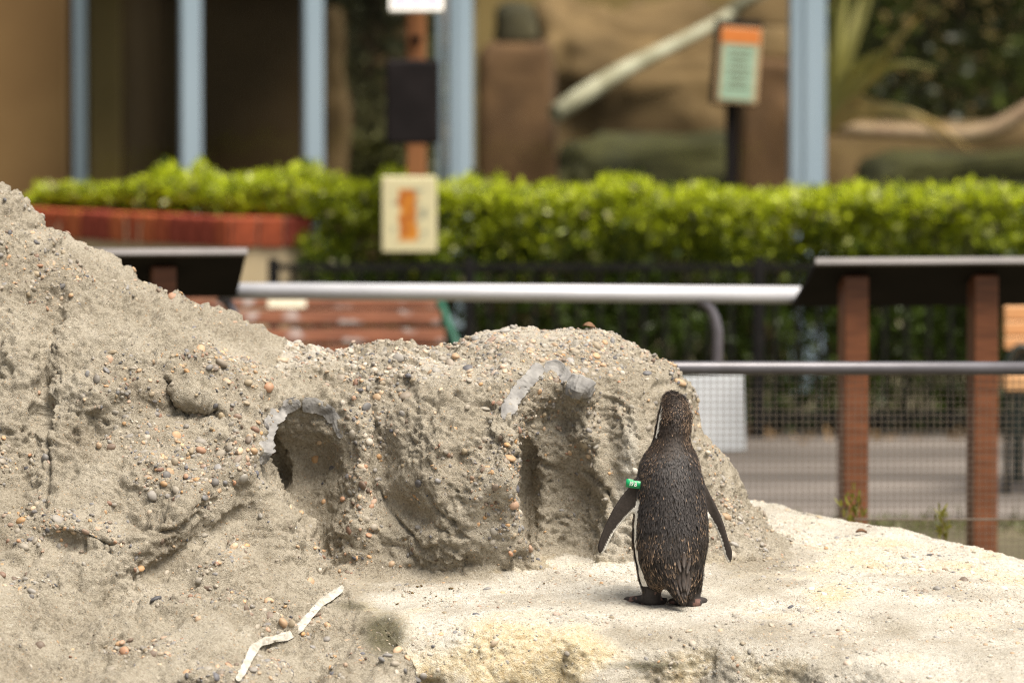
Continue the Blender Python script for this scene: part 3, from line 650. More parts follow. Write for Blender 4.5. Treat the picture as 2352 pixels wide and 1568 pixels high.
def cap(a, b, ra, rb, flat=(1, 1, 1)):
    a = np.array(a, f32); b = np.array(b, f32); e = (b - a) / np.array(flat, f32); ee = float(e @ e)
    qx, qy, qz = (A3 - a[0]) / flat[0], (B3 - a[1]) / flat[1], (C3 - a[2]) / flat[2]
    t = np.clip((qx * e[0] + qy * e[1] + qz * e[2]) / ee, 0, 1); return (np.sqrt((qx - e[0] * t) ** 2 + (qy - e[1] * t) ** 2 + (qz - e[2] * t) ** 2) - (ra + (rb - ra) * t)).astype(f32)
def zp(X, Y): return ((2300 + X / 1.6 - 2690) / 1538, (2410 - 1500 - Y / 1.6) / 1538)
FL = [zp(*p) for p in [(440, 655), (388, 636), (345, 702), (296, 762), (250, 832), (208, 915), (180, 980), (158, 1040), (148, 1080), (153, 1117), (178, 1131), (200, 1102), (225, 1048), (250, 1000), (290, 945), (330, 900), (400, 832), (440, 760)]]
FR = [zp(*p) for p in [(800, 640), (828, 668), (858, 715), (880, 758), (912, 820), (942, 882), (968, 955), (985, 1020), (1003, 1072), (1016, 1115), (1014, 1160), (1003, 1188), (988, 1190), (966, 1145), (945, 1070), (930, 1020), (900, 950), (850, 870), (815, 800)]]
GX, GZ2 = np.meshgrid(ax_, az_, indexing='ij')
pL = poly_sdf(GX, GZ2, FL).astype(f32)[:, None, :]; pR = poly_sdf(GX, GZ2, FR).astype(f32)[:, None, :]
yfl = (-.008 + .20 * (C3 - .33) * -.12 - .10 * np.maximum(np.abs(A3) - .10, 0)).astype(f32); yfr = yfl + .012
def blade(p2, yc): return smax(p2, np.sqrt(np.maximum((B3 - yc) ** 2, 1e-9)) - (.0062 + .03 * np.clip(-p2, 0, .02) * .5), f32(.006))
d = smin(body, blade(pL, yfl), f32(.014)); d = smin(d, blade(pR, yfr), f32(.014))
d = smin(d, cap((-.015, -.050, .125), (.028, -.088, .014), .044, .009, (1.15, .75, 1)), f32(.03))         # tail wedge
for sx, fy, toes in ((-.052, .0, [(-.116, .050), (-.080, .085), (-.035, .085), (-.020, .006)]), (.052, -.022, [(.0, .035), (.050, .065), (.088, .052), (.072, -.026)])):
    d = smin(d, cap((sx * .95, fy + .004, .075), (sx, fy, .020), .031, .0235), f32(.022))
    web = None
    for k, (tx, ty) in enumerate(toes):
        c_ = cap((sx, fy, .012), (tx, fy + ty if k < 3 else ty, .0075), .0165, .0080); d = smin(d, c_, f32(.010))
    tri = [(sx - .012, fy)] + [(sx + (t_[0] - sx) * .82, fy + t_[1] * .82) for t_ in toes[:3]] + [(sx + .012, fy)]
    GXa, GYa = np.meshgrid(ax_, ay_, indexing='ij'); pw = poly_sdf(GXa, GYa, tri).astype(f32)[:, :, None]
    d = smin(d, smax(pw, np.abs(C3 - f32(.0055)) - f32(.0045), f32(.004)), f32(.006))
d = smin(d, cap((.004, .075, .500), (-.006, .128, .512), .0165, .0055), f32(.02))                          # bill, pointing away
pv, pq = surface_nets(d.astype(f32), (px0, py0, pz0), HP)
for _ in range(2): pv, = [pv]
def relax(v, q, it, lam=.5):
    for _ in range(it):
        s_ = np.zeros_like(v); c_ = np.zeros(len(v))
        for k in range(4):
            a_, b_ = q[:, k], q[:, (k + 1) % 4]
            for x in range(3): s_[:, x] += np.bincount(a_, v[b_, x], len(v))
            c_ += np.bincount(a_, minlength=len(v))
        v = v + lam * (s_ / c_[:, None] - v)
    return v
pv = relax(pv, pq, 2); pn = vnormals(pv, pq)
def pinterp(k, z): return np.interp(z, prof[:, 0], prof[:, k])
def plumage(p):
    """colour of the bird at local points p: dark back, white flank stripe, white front, grey feet"""
    x, y, z = p.T; tt = (y - pinterp(3, z)) / pinterp(4, z); side = np.where(x < pinterp(1, z), 0, 1)
    dl = poly_sdf(x, z, FL); dr = poly_sdf(x, z, FR); on_fl = (np.minimum(dl, dr) < .004) & (np.abs(x - pinterp(1, z)) > pinterp(2, z) * .985)
    dark = np.array([.030, .023, .018]); white = np.array([.78, .75, .68]); c = np.tile(dark, (len(p), 1))
    wz = sstep(.13, .06, z); w0 = np.where(side == 0, -.50 - .05 * wz, -.16 - .12 * wz); w1 = np.where(side == 0, -.31 + .06 * wz, .05)
    m_ = (tt > w0) & (tt < w1) & (z < .285) & (z > .050); c[m_] = white
    m_ = (tt > w1 + .13) & (z < .33) & (z > .04); c[m_] = white
    hw0 = np.where(side == 0, -.60 + .25 * sstep(.50, .54, z) + .12 * fbm(p.astype(np.float32), 120, 1), -.26); m_ = (z > .435) & (z < .540) & (tt > hw0) & (tt < np.where(side == 0, -.30, .1)); c[m_] = white
    c[on_fl] = (.034, .027, .023)
    ine = on_fl & (y < .03)
    for poly, i0, i1 in ((FL, 10, 17), (FR, 12, 18)):
        e = np.full(len(p), 1e9)
        for a_, b_ in zip(poly[i0:i1], poly[i0 + 1:i1 + 1]):
            a_ = np.array(a_); b_ = np.array(b_); ee = b_ - a_; t = np.clip(((x - a_[0]) * ee[0] + (z - a_[1]) * ee[1]) / (ee @ ee), 0, 1)
            e = np.minimum(e, np.hypot(x - a_[0] - ee[0] * t, z - a_[1] - ee[1] * t))
        c[on_fl & (e < .0052)] = white
    ft = (z < .046) & (tt < 5) & ((np.abs(x + .052) < .09) | (np.abs(x - .052) < .05)) & ~((y < -.045) & (x > -.02)); nz_ = fbm(p.astype(np.float32), 60, 2)
    c[ft] = np.array([.045, .038, .035]); c[ft & (nz_ > .22)] = (.20, .12, .10)
    return c, on_fl, ft, tt
pc, on_fl, on_ft, ptt = plumage(pv)
M['plumage'] = attr_mat('penguin_skin_and_plumage', 'pcol', .7, .25, .25, 500, .25, 160)
pen = link('penguin', np_mesh('penguin', pv, pq, True, pc), M['plumage'])
pz = rock_at(1490, 1384); 
iz = np.argmin(np.abs(v[:, 0] - PX) + np.abs(v[:, 1] - PY) + 10 * (nr[:, 2] < .6)); 
near_ = (np.hypot(v[:, 0] - PX, v[:, 1] - PY) < .07) & (nr[:, 2] > .5) & (v[:, 2] < .2); FZ = float(np.median(v[near_, 2]))
pen.location = (PX, PY, FZ - .001)
tag(pen, 'brown-black penguin standing with its back turned, green band on its flipper', 'penguin')
# feathers: small overlapping blades lying down the body
def feathers(name, cnt, seed, zr, length, width, tan, lift=.0012, cond=None, base=(.030, .023, .018)):
    r = np.random.default_rng(seed); m_ = (pv[:, 2] > zr[0]) & (pv[:, 2] < zr[1]) & ~on_fl & ~on_ft & (pc.mean(1) < .2) & (ptt < .35)
    if cond is not None: m_ &= cond(pv)
    id_ = r.choice(np.where(m_)[0], cnt); P = pv[id_] + r.normal(0, .0012, (cnt, 3)); N_ = pn[id_]
    dn = np.tile(np.array([0, 0, -1.0]), (cnt, 1)); tail = (P[:, 2] < .17) & (P[:, 1] < -.02)
    tgt = np.array([.030, -.10, .0]) - P; tgt /= np.linalg.norm(tgt, axis=1, keepdims=True); k = np.clip((.17 - P[:, 2]) / .10, 0, .8)[:, None] * tail[:, None]; dn = dn * (1 - k) + tgt * k
    dn += r.normal(0, .09, (cnt, 3)); dn -= N_ * (dn * N_).sum(1, keepdims=True); dn /= np.linalg.norm(dn, axis=1, keepdims=True); sd_ = np.cross(N_, dn)
    L_ = np.exp(r.normal(math.log(length), .25, cnt)); w_2 = np.exp(r.normal(math.log(width), .2, cnt)) / 2
    tt = np.array([0, .35, .35, .75, .75, 1.0]); ss = np.array([0, -1, 1, -.75, .75, 0]); hh = np.array([0, .35, .35, .75, .75, 1.0])
    lf = r.uniform(.3, 1.2, cnt) * lift
    VV = P[:, None] + dn[:, None] * (tt[None, :] * L_[:, None])[..., None] + sd_[:, None] * (ss[None] * w_2[:, None])[..., None] + N_[:, None] * ((.0006 + hh[None] * lf[:, None]) + np.where(np.abs(ss) > .1, -.0002, .0004)[None])[..., None]
    F = np.array([(0, 1, 2), (1, 3, 2), (2, 3, 4), (3, 5, 4)]); FF = (F[None] + 6 * np.arange(cnt)[:, None, None]).reshape(-1, 3)
    pt = tan(P) if callable(tan) else np.full(cnt, tan); it = r.uniform(size=cnt) < pt * np.clip(.9 + 2.2 * fbm(P.astype(np.float32), 28, 2, off=seed), .1, 2.2)
    b0 = np.array(base) * r.uniform(.35, 1.2, (cnt, 1)) + r.uniform(0, .006, (cnt, 1)) * np.array([.9, .9, 1.1]); tanc = np.array([.30, .205, .135]) * r.uniform(.25, 1.25, (cnt, 1))
    CC = np.repeat(b0[:, None], 6, 1); 
    for j in (3, 4, 5): CC[it, j] = tanc[it] * (1 if j < 5 else .9)
    half = it & (r.uniform(size=cnt) < .6); CC[half, 3] = b0[half]
    o = link(name, np_mesh(name, VV.reshape(-1, 3), FF, True, CC.reshape(-1, 3)), M['feather'], pen); o['kind'] = 'stuff'; return o
M['feather'] = attr_mat('feather_vanes', 'pcol', .6, .35, 0, 1, .1, 200)
back_c = lambda P: np.hypot((P[:, 0] - .01) / .055, (P[:, 2] - .28) / .12)
feathers('back_feathers', 11000, 1, (.16, .40), .0125, .0027, lambda P: .03 + .24 * sstep(.75, 1.3, back_c(P)), .0019, None, (.050, .043, .040))
feathers('rump_feathers', 6200, 2, (.035, .20), .0190, .0036, lambda P: .30 + .1 * (P[:, 2] < .12), .0022)
feathers('neck_feathers', 4200, 3, (.385, .47), .0105, .0026, lambda P: .06 + .42 * sstep(.018, .038, np.abs(P[:, 0] - .006)), .0016, None, (.036, .024, .016))
feathers('crown_feathers', 3600, 4, (.455, .555), .0075, .0022, lambda P: .22 + .28 * sstep(.012, .03, np.abs(P[:, 0] - .01)), .0034, None, (.042, .029, .021))
# stiff tail quills
M['quill'] = mat('tail_quill', (.020, .015, .012), (.075, .055, .044), 90, .55, stretch=(3, 3, .35))
for i, (ox, oz, L_, wd, tx) in enumerate([(.030, .095, .062, .0125, .0), (.016, .088, .058, .011, -.10), (.042, .085, .055, .011, .12), (.023, .066, .052, .010, -.03), (.036, .064, .05, .010, .06), (.004, .072, .055, .010, -.30), (.048, .068, .048, .009, .22), (.029, .052, .044, .009, .0), (.030, .135, .045, .010, .02), (.012, .122, .042, .009, -.1), (.046, .118, .042, .009, .12)]):
    k = 9; vs = []; fs = []
    yy = -.0845 - .003 * math.sin(oz * 20) - (.003 if i == 0 else .0008 * (i % 3))
    for j in range(k):
        t = j / (k - 1); hw = wd * .52 * math.sin(math.pi * min(.04 + .96 * t, 1)) ** .75 + .0003
        for e in (-1, -.5, 0, .5, 1):
            aim = (.030 - ox) * .55
            vs.append((ox + aim * t + e * hw, yy - .012 * t * t + (.0007 * e * e), oz + .012 - t * L_))
    for j in range(k - 1):
        for e in range(4): a_ = j * 5 + e; fs.append((a_, a_ + 1, a_ + 6, a_ + 5))
    mb = MB().add(vs, fs, True); o = mb.build('tail_feather', M['quill'], pen); so = o.modifiers.new('s', 'SOLIDIFY'); so.thickness = .001
# claws
M['claw'] = mat('dark_claw', (.015, .013, .012), (.03, .026, .024), 50, .35)
for (a_, b_, c_) in [((-.113, .047, .009), (-.120, .052, .010), (-.126, .056, .003)), ((.004, .012, .010), (-.001, .018, .010), (-.005, .022, .003)), ((-.022, .002, .014), (-.014, -.002, .016), (-.009, -.006, .004))]:
    MB().tube([a_, b_, c_], [.0042, .0032, .0008], 8).build('claw', M['claw'], pen)
# green numbered band
M['band'] = mat('green_plastic', (.0, .27, .09), (.0, .31, .105), 20, .35); M['print'] = mat('white_print', (.8, .8, .78), (.85, .85, .83), 20, .5)
bx_, bz_ = zp(383, 676); kk = 40; vs = []; fs = []
for j, (hz, ro) in enumerate([(-.0100, 0), (-.0100, 1), (.0100, 1), (.0100, 0)]):
    for i in range(kk):
        a_ = 2 * math.pi * i / kk; c_, s_ = math.cos(a_), math.sin(a_); sg = lambda t: math.copysign(abs(t) ** .45, t); e = .0009 * ro
        vs.append((sg(c_) * (.0205 + e), sg(s_) * (.0125 + e), hz))
for j in range(4):
    for i in range(kk): fs.append((j * kk + i, j * kk + (i + 1) % kk, ((j + 1) % 4) * kk + (i + 1) % kk, ((j + 1) % 4) * kk + i))
band = MB().add(vs, fs, True).build('flipper_band', M['band'], pen); band.location = (bx_, -.012, bz_); band.rotation_euler = (0, R(7), R(-6))
band['label'] = 'green plastic flipper band printed 19 B'
tcu = bpy.data.curves.new('txt', 'FONT'); tcu.body = '19 B'; tcu.size = .0155; tcu.align_x = 'CENTER'; tcu.align_y = 'CENTER'; tcu.extrude = .0002; tcu.offset = .00035; tcu.space_character = .92
to = bpy.data.objects.new('txt', tcu); COL.objects.link(to); me = bpy.data.meshes.new_from_object(to.evaluated_get(bpy.context.evaluated_depsgraph_get())); bpy.data.objects.remove(to)
me.transform(Matrix.Diagonal((.78, 1, 1, 1)))
lt = link('lettering', me, None, band); me.materials.clear(); me.materials.append(M['print']); lt.location = (-.002, -.0137, .0005); lt.rotation_euler = (math.pi / 2, 0, 0)

# ------------------------------------------------------------------ background
def leaf_mat(name, trans=.35, rough=.4):
    m, N, L, b = new_mat(name); a = N.new('ShaderNodeAttribute'); a.attribute_name = 'pcol'
    b.inputs['Roughness'].default_value = rough; b.inputs['Specular IOR Level'].default_value = .45
    L.new(a.outputs['Color'], b.inputs['Base Color']); t = N.new('ShaderNodeBsdfTranslucent'); L.new(a.outputs['Color'], t.inputs['Color'])
    mx = N.new('ShaderNodeMixShader'); mx.inputs[0].default_value = trans; L.new(b.outputs[0], mx.inputs[1]); L.new(t.outputs[0], mx.inputs[2])
    L.new(mx.outputs[0], N['Material Output'].inputs['Surface']); return m
M['leaf'] = leaf_mat('leaf')
def leaf_mesh(name, P, up, L_, wd, col, r, jit=.8):
    n_ = len(P); d_ = up + r.normal(0, jit, (n_, 3)); d_ /= np.linalg.norm(d_, axis=1, keepdims=True); t, b_ = frames(d_, r)
    L_ = L_ * r.uniform(.7, 1.3, n_); wd = wd * r.uniform(.7, 1.3, n_)
    tt = np.array([0, .3, .3, .7, .7, 1.]); ss = np.array([0, -.42, .42, -.5, .5, 0]); fo = np.array([0, .25, .25, .25, .25, -.1])
    VV = P[:, None] + d_[:, None] * (tt[None] * L_[:, None])[..., None] + t[:, None] * (ss[None] * wd[:, None])[..., None] + b_[:, None] * (fo[None] * wd[:, None])[..., None]
    F = np.array([(0, 2, 1), (1, 2, 3), (2, 4, 3), (3, 4, 5)]); FF = (F[None] + 6 * np.arange(n_)[:, None, None]).reshape(-1, 3)
    return np_mesh(name, VV.reshape(-1, 3), FF, True, np.repeat(col, 6, 0))
M['stem'] = mat('woody_stem', (.06, .04, .02), (.12, .08, .045), 20, .9)
def hedge(name, label, xa, xb, ya, yb, zb, ztop, cnt, seed, bright=1.0, yoff=None):
    r = np.random.default_rng(seed); root = empty(name, ((xa + xb) / 2, (ya + yb) / 2, GZ)); tag(root, label, 'hedge')
    x = r.uniform(xa, xb, cnt); f = r.uniform(size=cnt); top = ztop(x) + .05 * fbm(np.stack([x, x * 0, x * 0 + seed], 1), 3.5, 3) + .05 * np.clip(fbm(np.stack([x, x * 0 + 9, x * 0 + seed], 1), 16, 2) - .25, 0, 1) * 2
    # mostly on the skin: front face and crown
    kind = r.uniform(size=cnt); y = np.where(kind < .45, ya + np.abs(r.normal(0, .12, cnt)), r.uniform(ya, yb, cnt)); hgt = np.where(kind < .45, zb + (top - zb) * r.uniform(0, 1, cnt) ** .75, top - np.abs(r.normal(0, .07, cnt)))
    deep = kind > .78; hgt = np.where(deep, zb + (top - zb) * r.uniform(0, 1, cnt), hgt)
    P = np.stack([x, y, hgt], 1); lump = fbm(P.astype(np.float32), 5.5, 2, off=seed); P[:, 1] -= .13 * lump * (kind < .45) * (yoff is None); P[:, 2] += .06 * lump
    if yoff: P[:, 1] += yoff(x)
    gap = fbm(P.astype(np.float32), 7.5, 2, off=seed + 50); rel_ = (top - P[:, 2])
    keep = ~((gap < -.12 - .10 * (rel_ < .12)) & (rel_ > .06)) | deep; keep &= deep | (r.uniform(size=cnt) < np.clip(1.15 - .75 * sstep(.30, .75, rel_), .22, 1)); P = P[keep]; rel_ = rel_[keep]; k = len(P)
    young_lit = np.clip(1 - rel_ / .38 + r.normal(0, .22, k), 0, 1)[:, None] ** 1.1  # leaf age, with the sky-lit crown and darker depths put into the colour
    old = np.array([.055, .088, .010]); new = np.array([.50, .57, .020]) * bright; col = (old * (1 - young_lit) + new * young_lit) * r.uniform(.65, 1.3, (k, 1)); sc_ = r.uniform(size=k) < .02; col[sc_] = (.34, .30, .16); br = r.uniform(size=k) < .15; col[br] = np.array([.05, .085, .012]); gl2 = r.uniform(size=k) < .08; col[gl2 & (young_lit[:, 0] > .4)] = (.50, .52, .20)
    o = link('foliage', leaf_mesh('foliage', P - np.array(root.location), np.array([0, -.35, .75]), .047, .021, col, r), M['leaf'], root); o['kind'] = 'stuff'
    mb = MB()
    for i in range(int((xb - xa) / .12)):
        sx = xa + (i + r.uniform(.2, .8)) * .12; sy = r.uniform(ya + .12, yb - .1); base = Vector((sx, sy, GZ - .02)); tp = Vector((sx + r.normal(0, .08), sy + r.normal(0, .06), ztop(np.array([sx]))[0] - .12)); mid = base.lerp(tp, .5) + Vector((r.normal(0, .04), r.normal(0, .03), 0))
        mb.tube([base - root.location, mid - root.location, tp - root.location], [.012, .009, .004], 6)
    o = mb.build('stems', M['stem'], root); o['kind'] = 'stuff'; return root
xw = lambda u, D: (u - 1176) / FPX * D
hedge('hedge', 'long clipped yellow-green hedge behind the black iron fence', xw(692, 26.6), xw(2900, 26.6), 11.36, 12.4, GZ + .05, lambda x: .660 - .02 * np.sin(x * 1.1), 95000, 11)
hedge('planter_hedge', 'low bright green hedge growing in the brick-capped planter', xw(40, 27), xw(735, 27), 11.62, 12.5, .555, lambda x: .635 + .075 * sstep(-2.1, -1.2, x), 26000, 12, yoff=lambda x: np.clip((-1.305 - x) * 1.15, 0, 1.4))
# a single taller shoot
# --- planter
M['brick'] = attr_mat('red_brick', 'OBJECT', .75, .3, .4, 60, .25, 14); M['tanwall'] = mat('tan_render', (.42, .33, .19), (.52, .42, .26), 3, .85, bump=.2); M['mort2'] = mat('brick_mortar', (.22, .13, .09), (.28, .17, .12), 20, .9)
C0 = W(525, 500, 26.2); C1 = np.array([xw(20, 27.5), 27.5 - 14.8, C0[2]]); C2 = np.array([xw(715, 26.2), 11.4, C0[2]])
pl = empty('brick_planter', (C0[0], C0[1], GZ)); tag(pl, 'low tan planter wall capped with red bricks in front of the low hedge', 'planter')
hcap = .135
def wallrun(a, b, first):
    a = np.array(a); b = np.array(b); d_ = (b - a)[:2]; L_ = np.linalg.norm(d_); ang = math.atan2(d_[1], d_[0]); Rm = Matrix.Rotation(ang, 3, 'Z'); nrm = np.array([-d_[1], d_[0]]) / L_; nrm = nrm if nrm[1] > 0 else -nrm
    zt = a[2] - hcap; mid = (a + b) / 2; mb = MB().box((mid[0] - pl.location.x + nrm[0] * .12, mid[1] - pl.location.y + nrm[1] * .12, (zt - GZ) / 2), (L_, .20, zt - GZ - .002), Rm); mb.build('wall', M['tanwall'], pl)
    MB().box((mid[0] - pl.location.x + nrm[0] * .115, mid[1] - pl.location.y + nrm[1] * .115, a[2] - GZ - hcap / 2), (L_ - .004, .2, hcap - .012), Rm).build('mortar_bed', M['mort2'], pl)
    k = int(L_ / .112); bw = L_ / k; me = None
    for i in range(k):
        p = a + (b - a) * (i + .5) / k; 
        if me is None:
            o = MB().box((0, 0, 0), (bw - .010, .235, hcap), None, .006).build('brick', M['brick'], pl); me = o.data
        else: o = link('brick', me, None, pl)
        o.location = (p[0] - pl.location.x + nrm[0] * .115, p[1] - pl.location.y + nrm[1] * .115, p[2] - GZ - hcap / 2 + random.uniform(-.002, .002)); o.rotation_euler = (0, 0, ang)
        c = random.choice([(.21, .036, .018), (.28, .058, .02), (.17, .028, .015), (.34, .085, .026)]); o.color = (*c, 1)
wallrun(C0, C1, True); wallrun(C0 + np.array([.01, 0, 0]), C2, False)
# --- black iron fence
M['iron'] = mat('black_iron', (.008, .0075, .007), (.014, .013, .012), 20, .8, spec=.12)
fa = W(622, 606, 25.9); fb = W(2900, 606, 25.9); fe = empty('iron_fence', (fa[0], fa[1], GZ)); tag(fe, 'black iron picket fence running in front of the long hedge', 'fence'); ft_ = fa[2] - GZ
MB().box(((fb[0] - fa[0]) / 2, 0, ft_ - .014), (fb[0] - fa[0], .036, .028)).build('rail', M['iron'], fe); MB().box(((fb[0] - fa[0]) / 2, 0, .11), (fb[0] - fa[0], .034, .026)).build('rail', M['iron'], fe)
me = None; L_ = fb[0] - fa[0]
for i in range(1, int(L_ / .1)):
    if me is None: o = MB().box((0, 0, (ft_ - .03 + .02) / 2), (.017, .017, ft_ - .05)).build('picket', M['iron'], fe); me = o.data
    else: o = link('picket', me, None, fe)
    o.location = (i * .1, 0, 0)
for u in (628, 1078, 1745, 2420):
    MB().box((xw(u, 25.9) - fa[0], .0, ft_ / 2 + .005), (.052, .052, ft_ + .04), None, .004).build('post', M['iron'], fe)
# --- slatted bench
def patchy_wood(name, c1, c2, pale, amt=.62):
    m, N, L, b = new_mat(name); b.inputs['Roughness'].default_value = .42
    tc = N.new('ShaderNodeTexCoord'); mp = N.new('ShaderNodeMapping'); mp.inputs['Scale'].default_value = (.8, 8, 8); L.new(tc.outputs['Object'], mp.inputs[0])
    n1_ = N.new('ShaderNodeTexNoise'); n1_.inputs['Scale'].default_value = 9; n1_.inputs['Detail'].default_value = 6; L.new(mp.outputs[0], n1_.inputs['Vector'])
    r = N.new('ShaderNodeValToRGB'); r.color_ramp.elements[0].color = (*c1, 1); r.color_ramp.elements[1].color = (*c2, 1); r.color_ramp.elements[0].position = .35; r.color_ramp.elements[1].position = .65; L.new(n1_.outputs['Fac'], r.inputs[0])
    mp2 = N.new('ShaderNodeMapping'); mp2.inputs['Scale'].default_value = (1, 2.0, 2.0); L.new(tc.outputs['Object'], mp2.inputs[0])
    n2_ = N.new('ShaderNodeTexNoise'); n2_.inputs['Scale'].default_value = 11; n2_.inputs['Detail'].default_value = 5; L.new(mp2.outputs[0], n2_.inputs['Vector'])
    r2 = N.new('ShaderNodeValToRGB'); r2.color_ramp.elements[0].position = amt - .06; r2.color_ramp.elements[1].position = amt + .05; L.new(n2_.outputs['Fac'], r2.inputs[0])
    mx = N.new('ShaderNodeMix'); mx.data_type = 'RGBA'; L.new(r2.outputs[0], mx.inputs['Factor']); L.new(r.outputs[0], mx.inputs[6]); mx.inputs[7].default_value = (*pale, 1); L.new(mx.outputs[2], b.inputs['Base Color']); return m
M['bench'] = patchy_wood('gleam_bench_wood', (.14, .05, .024), (.25, .095, .045), (.42, .36, .33), .64); M['green'] = mat('green_cast_iron', (.012, .075, .045), (.02, .11, .065), 12, .4)  # pale patches paint in the slats' white highlights, with some peeling varnish
M['plaque'] = mat('cream_plaque', (.72, .66, .48), (.80, .74, .58), 15, .5)
bo = empty('bench', (xw(650, 24), 24 - 14.8, GZ)); tag(bo, 'pale-patched red-brown slatted bench with green iron ends behind the white handrail', 'bench')
bl = lambda u, w, D: W(u, w, D) - np.array(bo.location)
bs = None
for k, (w, hgt, D, ur) in enumerate([(697, .044, 24.22, 1002), (729, .060, 24.16, 1012), (771, .060, 24.10, 1022), (812, .060, 24.05, 1026)]):
    p1 = bl(ur, w, D); p0 = p1 - np.array([1.85, 0, 0]); o = MB().box((0, 0, 0), (1.85, .032, hgt), None, .006).build('slat', M['bench'], bo); o.location = (p0 + p1) / 2; o.rotation_euler = (R(-10), 0, 0)
for k in range(4):
    p1 = bl(1030, 700, 23.95 - .1 * k); o = MB().box((0, 0, 0), (1.85, .085, .03), None, .005).build('seat_slat', M['bench'], bo); o.location = (p1[0] - .925, p1[1], .44 - .006 * k)
pq_ = bl(659, 696, 24.19); o = MB().box((0, 0, 0), (.163, .006, .040), None, .002).build('plaque', M['plaque'], bo); o.location = pq_ + np.array([0, -.012, 0]); o.rotation_euler = (R(-10), 0, 0)
for u in (0, -1.80):
    pts = [bl(1008, 686, 24.26), bl(1022, 722, 24.19), bl(1035, 758, 24.13), bl(1048, 788, 24.05), bl(1052, 840, 23.98)]; pts = [p + np.array([u, 0, 0]) for p in pts]; x_ = pts[-1][0]; y_ = pts[-1][1]
    MB().tube(pts + [(x_, y_ - .02, .42), (x_, y_ + .10, .2), (x_, y_ + .16, .0)], .017, 10).tube([(x_, y_, .42), (x_, y_ - .2, .425), (x_, y_ - .42, .41), (x_, y_ - .44, .2), (x_, y_ - .40, 0)], .016, 10).build('end_frame', M['green'], bo)
# --- pale pine bench by the right post
M['pine'] = mat('pale_pine', (.50, .26, .11), (.62, .36, .17), 4, .6, stretch=(.6, 6, 6)); M['darkiron'] = mat('dark_green_iron', (.012, .02, .016), (.02, .03, .025), 10, .5)
po = empty('pine_bench', (xw(2550, 23.2), 23.2 - 14.8, GZ)); tag(po, 'pale orange pine bench with rounded dark arm, part hidden by the brown post', 'bench')
pb = lambda u, w, D: W(u, w, D) - np.array(po.location)
for (w, hgt, m_, D) in [(718, .060, 'back_slat', 23.4), (754, .056, 'back_slat', 23.37), (788, .05, 'back_slat', 23.34), (878, .062, 'seat_board', 22.9)]:
    p0 = pb(2306, w, D); o = MB().box((0, 0, 0), (1.3, .03 if m_ != 'seat_board' else .4, hgt), None, .005).build(m_, M['pine'], po); o.location = p0 + np.array([.65, 0 if m_ != 'seat_board' else .15, 0])
for off in (0, 1.16):
    pts = []
    for k in range(13):
        a_ = math.pi * k / 12; c = pb(2345, 850, 22.95); pts.append(c + np.array([off - math.cos(a_) * .06, -.05, math.sin(a_) * .10]))
    MB().tube([(pts[0][0], pts[0][1], 0)] + pts + [(pts[-1][0], pts[-1][1], 0)], .014, 8).build('arm', M['darkiron'], po)
    p0 = pb(2330, 700, 23.43); MB().box((p0[0] + off + .02, p0[1] + .02, p0[2] / 2), (.05, .04, p0[2]), None, .004).build('leg', M['darkiron'], po)
# --- white handrail on bent posts
M['alu'] = mat('pale_aluminium', (.58, .58, .61), (.66, .66, .69), 5, .3, metal=.15); M['greypipe'] = mat('grey_pipe', (.13, .12, .135), (.17, .16, .18), 9, .35, metal=.3)
ra, rb = W(505, 668, 20.6), W(1850, 677, 20.6); ho = empty('handrail', ((ra[0] + rb[0]) / 2, ra[1], GZ)); tag(ho, 'pale metal handrail pipe between the two information boards', 'handrail')
hl = lambda u, w, D=20.6: W(u, w, D) - np.array(ho.location)
MB().tube([hl(505, 668), hl(1200, 672.5), hl(1850, 677)], .0305, 20).build('rail', M['alu'], ho)
for pts in ([(1603, 690), (1618, 694), (1632, 708), (1643, 732), (1649, 762), (1649, 800), (1647, 850)], [(500, 682), (514, 686), (526, 698), (537, 720), (542, 750), (542, 790), (541, 840)]):
    pp = [hl(*p) for p in pts]; pp.append(np.array([pp[-1][0], pp[-1][1], -.02])); MB().tube(pp, .0185, 12).build('bent_post', M['greypipe'], ho)
M['sheet'] = mat('pale_sheet_metal', (.50, .52, .55), (.60, .62, .65), 6, .4)
p0 = W(1636, 950, 20.55); o = MB().box((0, 0, 0), (.238, .008, .276), None, .002).build('back_plate', M['sheet']); o.location = p0; o.rotation_euler = (R(-3), R(-2), R(3)); tag(o, 'pale grey blank sheet sign back on the bent rail post behind the wire mesh', 'sign')
# --- information boards seen from behind
M['boardblack'] = mat('dark_board_underside', (.012, .010, .009), (.018, .015, .013), 4, .85, spec=.1); M['boardedge'] = mat('grey_board_edge', (.19, .175, .17), (.24, .22, .215), 6, .5); M['redwood'] = patchy_wood('brown_stained_post', (.105, .036, .014), (.195, .068, .027), (.22, .085, .035), .75)
def board(u, w, D, side, posts, label):
    p = W(u, w, D); o = empty('information_board', (p[0], p[1], GZ), R(7)); tag(o, label, 'information board', 'information boards along the handrail'); zn = p[2] - GZ; wd, dp, dr = .95, .50, .182
    xa, xb = (0, wd) if side > 0 else (-wd, 0); t = .020; th = math.atan2(dr, dp); Rm = Matrix.Rotation(-th, 3, 'X'); L_ = math.hypot(dp, dr)
    MB().box(((xa + xb) / 2, dp / 2, zn - dr / 2 - t / 2), (wd, L_ - .024, t), Rm, .002).build('panel', M['boardblack'], o)
    MB().box(((xa + xb) / 2, .004, zn - t / 2 - .0015), (wd + .008, .022, t + .004), Rm, .002).build('front_trim', M['boardedge'], o)
    for px_ in posts:
        zt = zn - dr * (.17 / dp) - t; MB().box((px_, .17, zt / 2), (.087, .14, zt + .03), None, .004).build('post', M['redwood'], o)
board(1875, 594, 20.1, 1, (.165, .635), 'dark tilted information board on two brown posts behind the wire mesh')
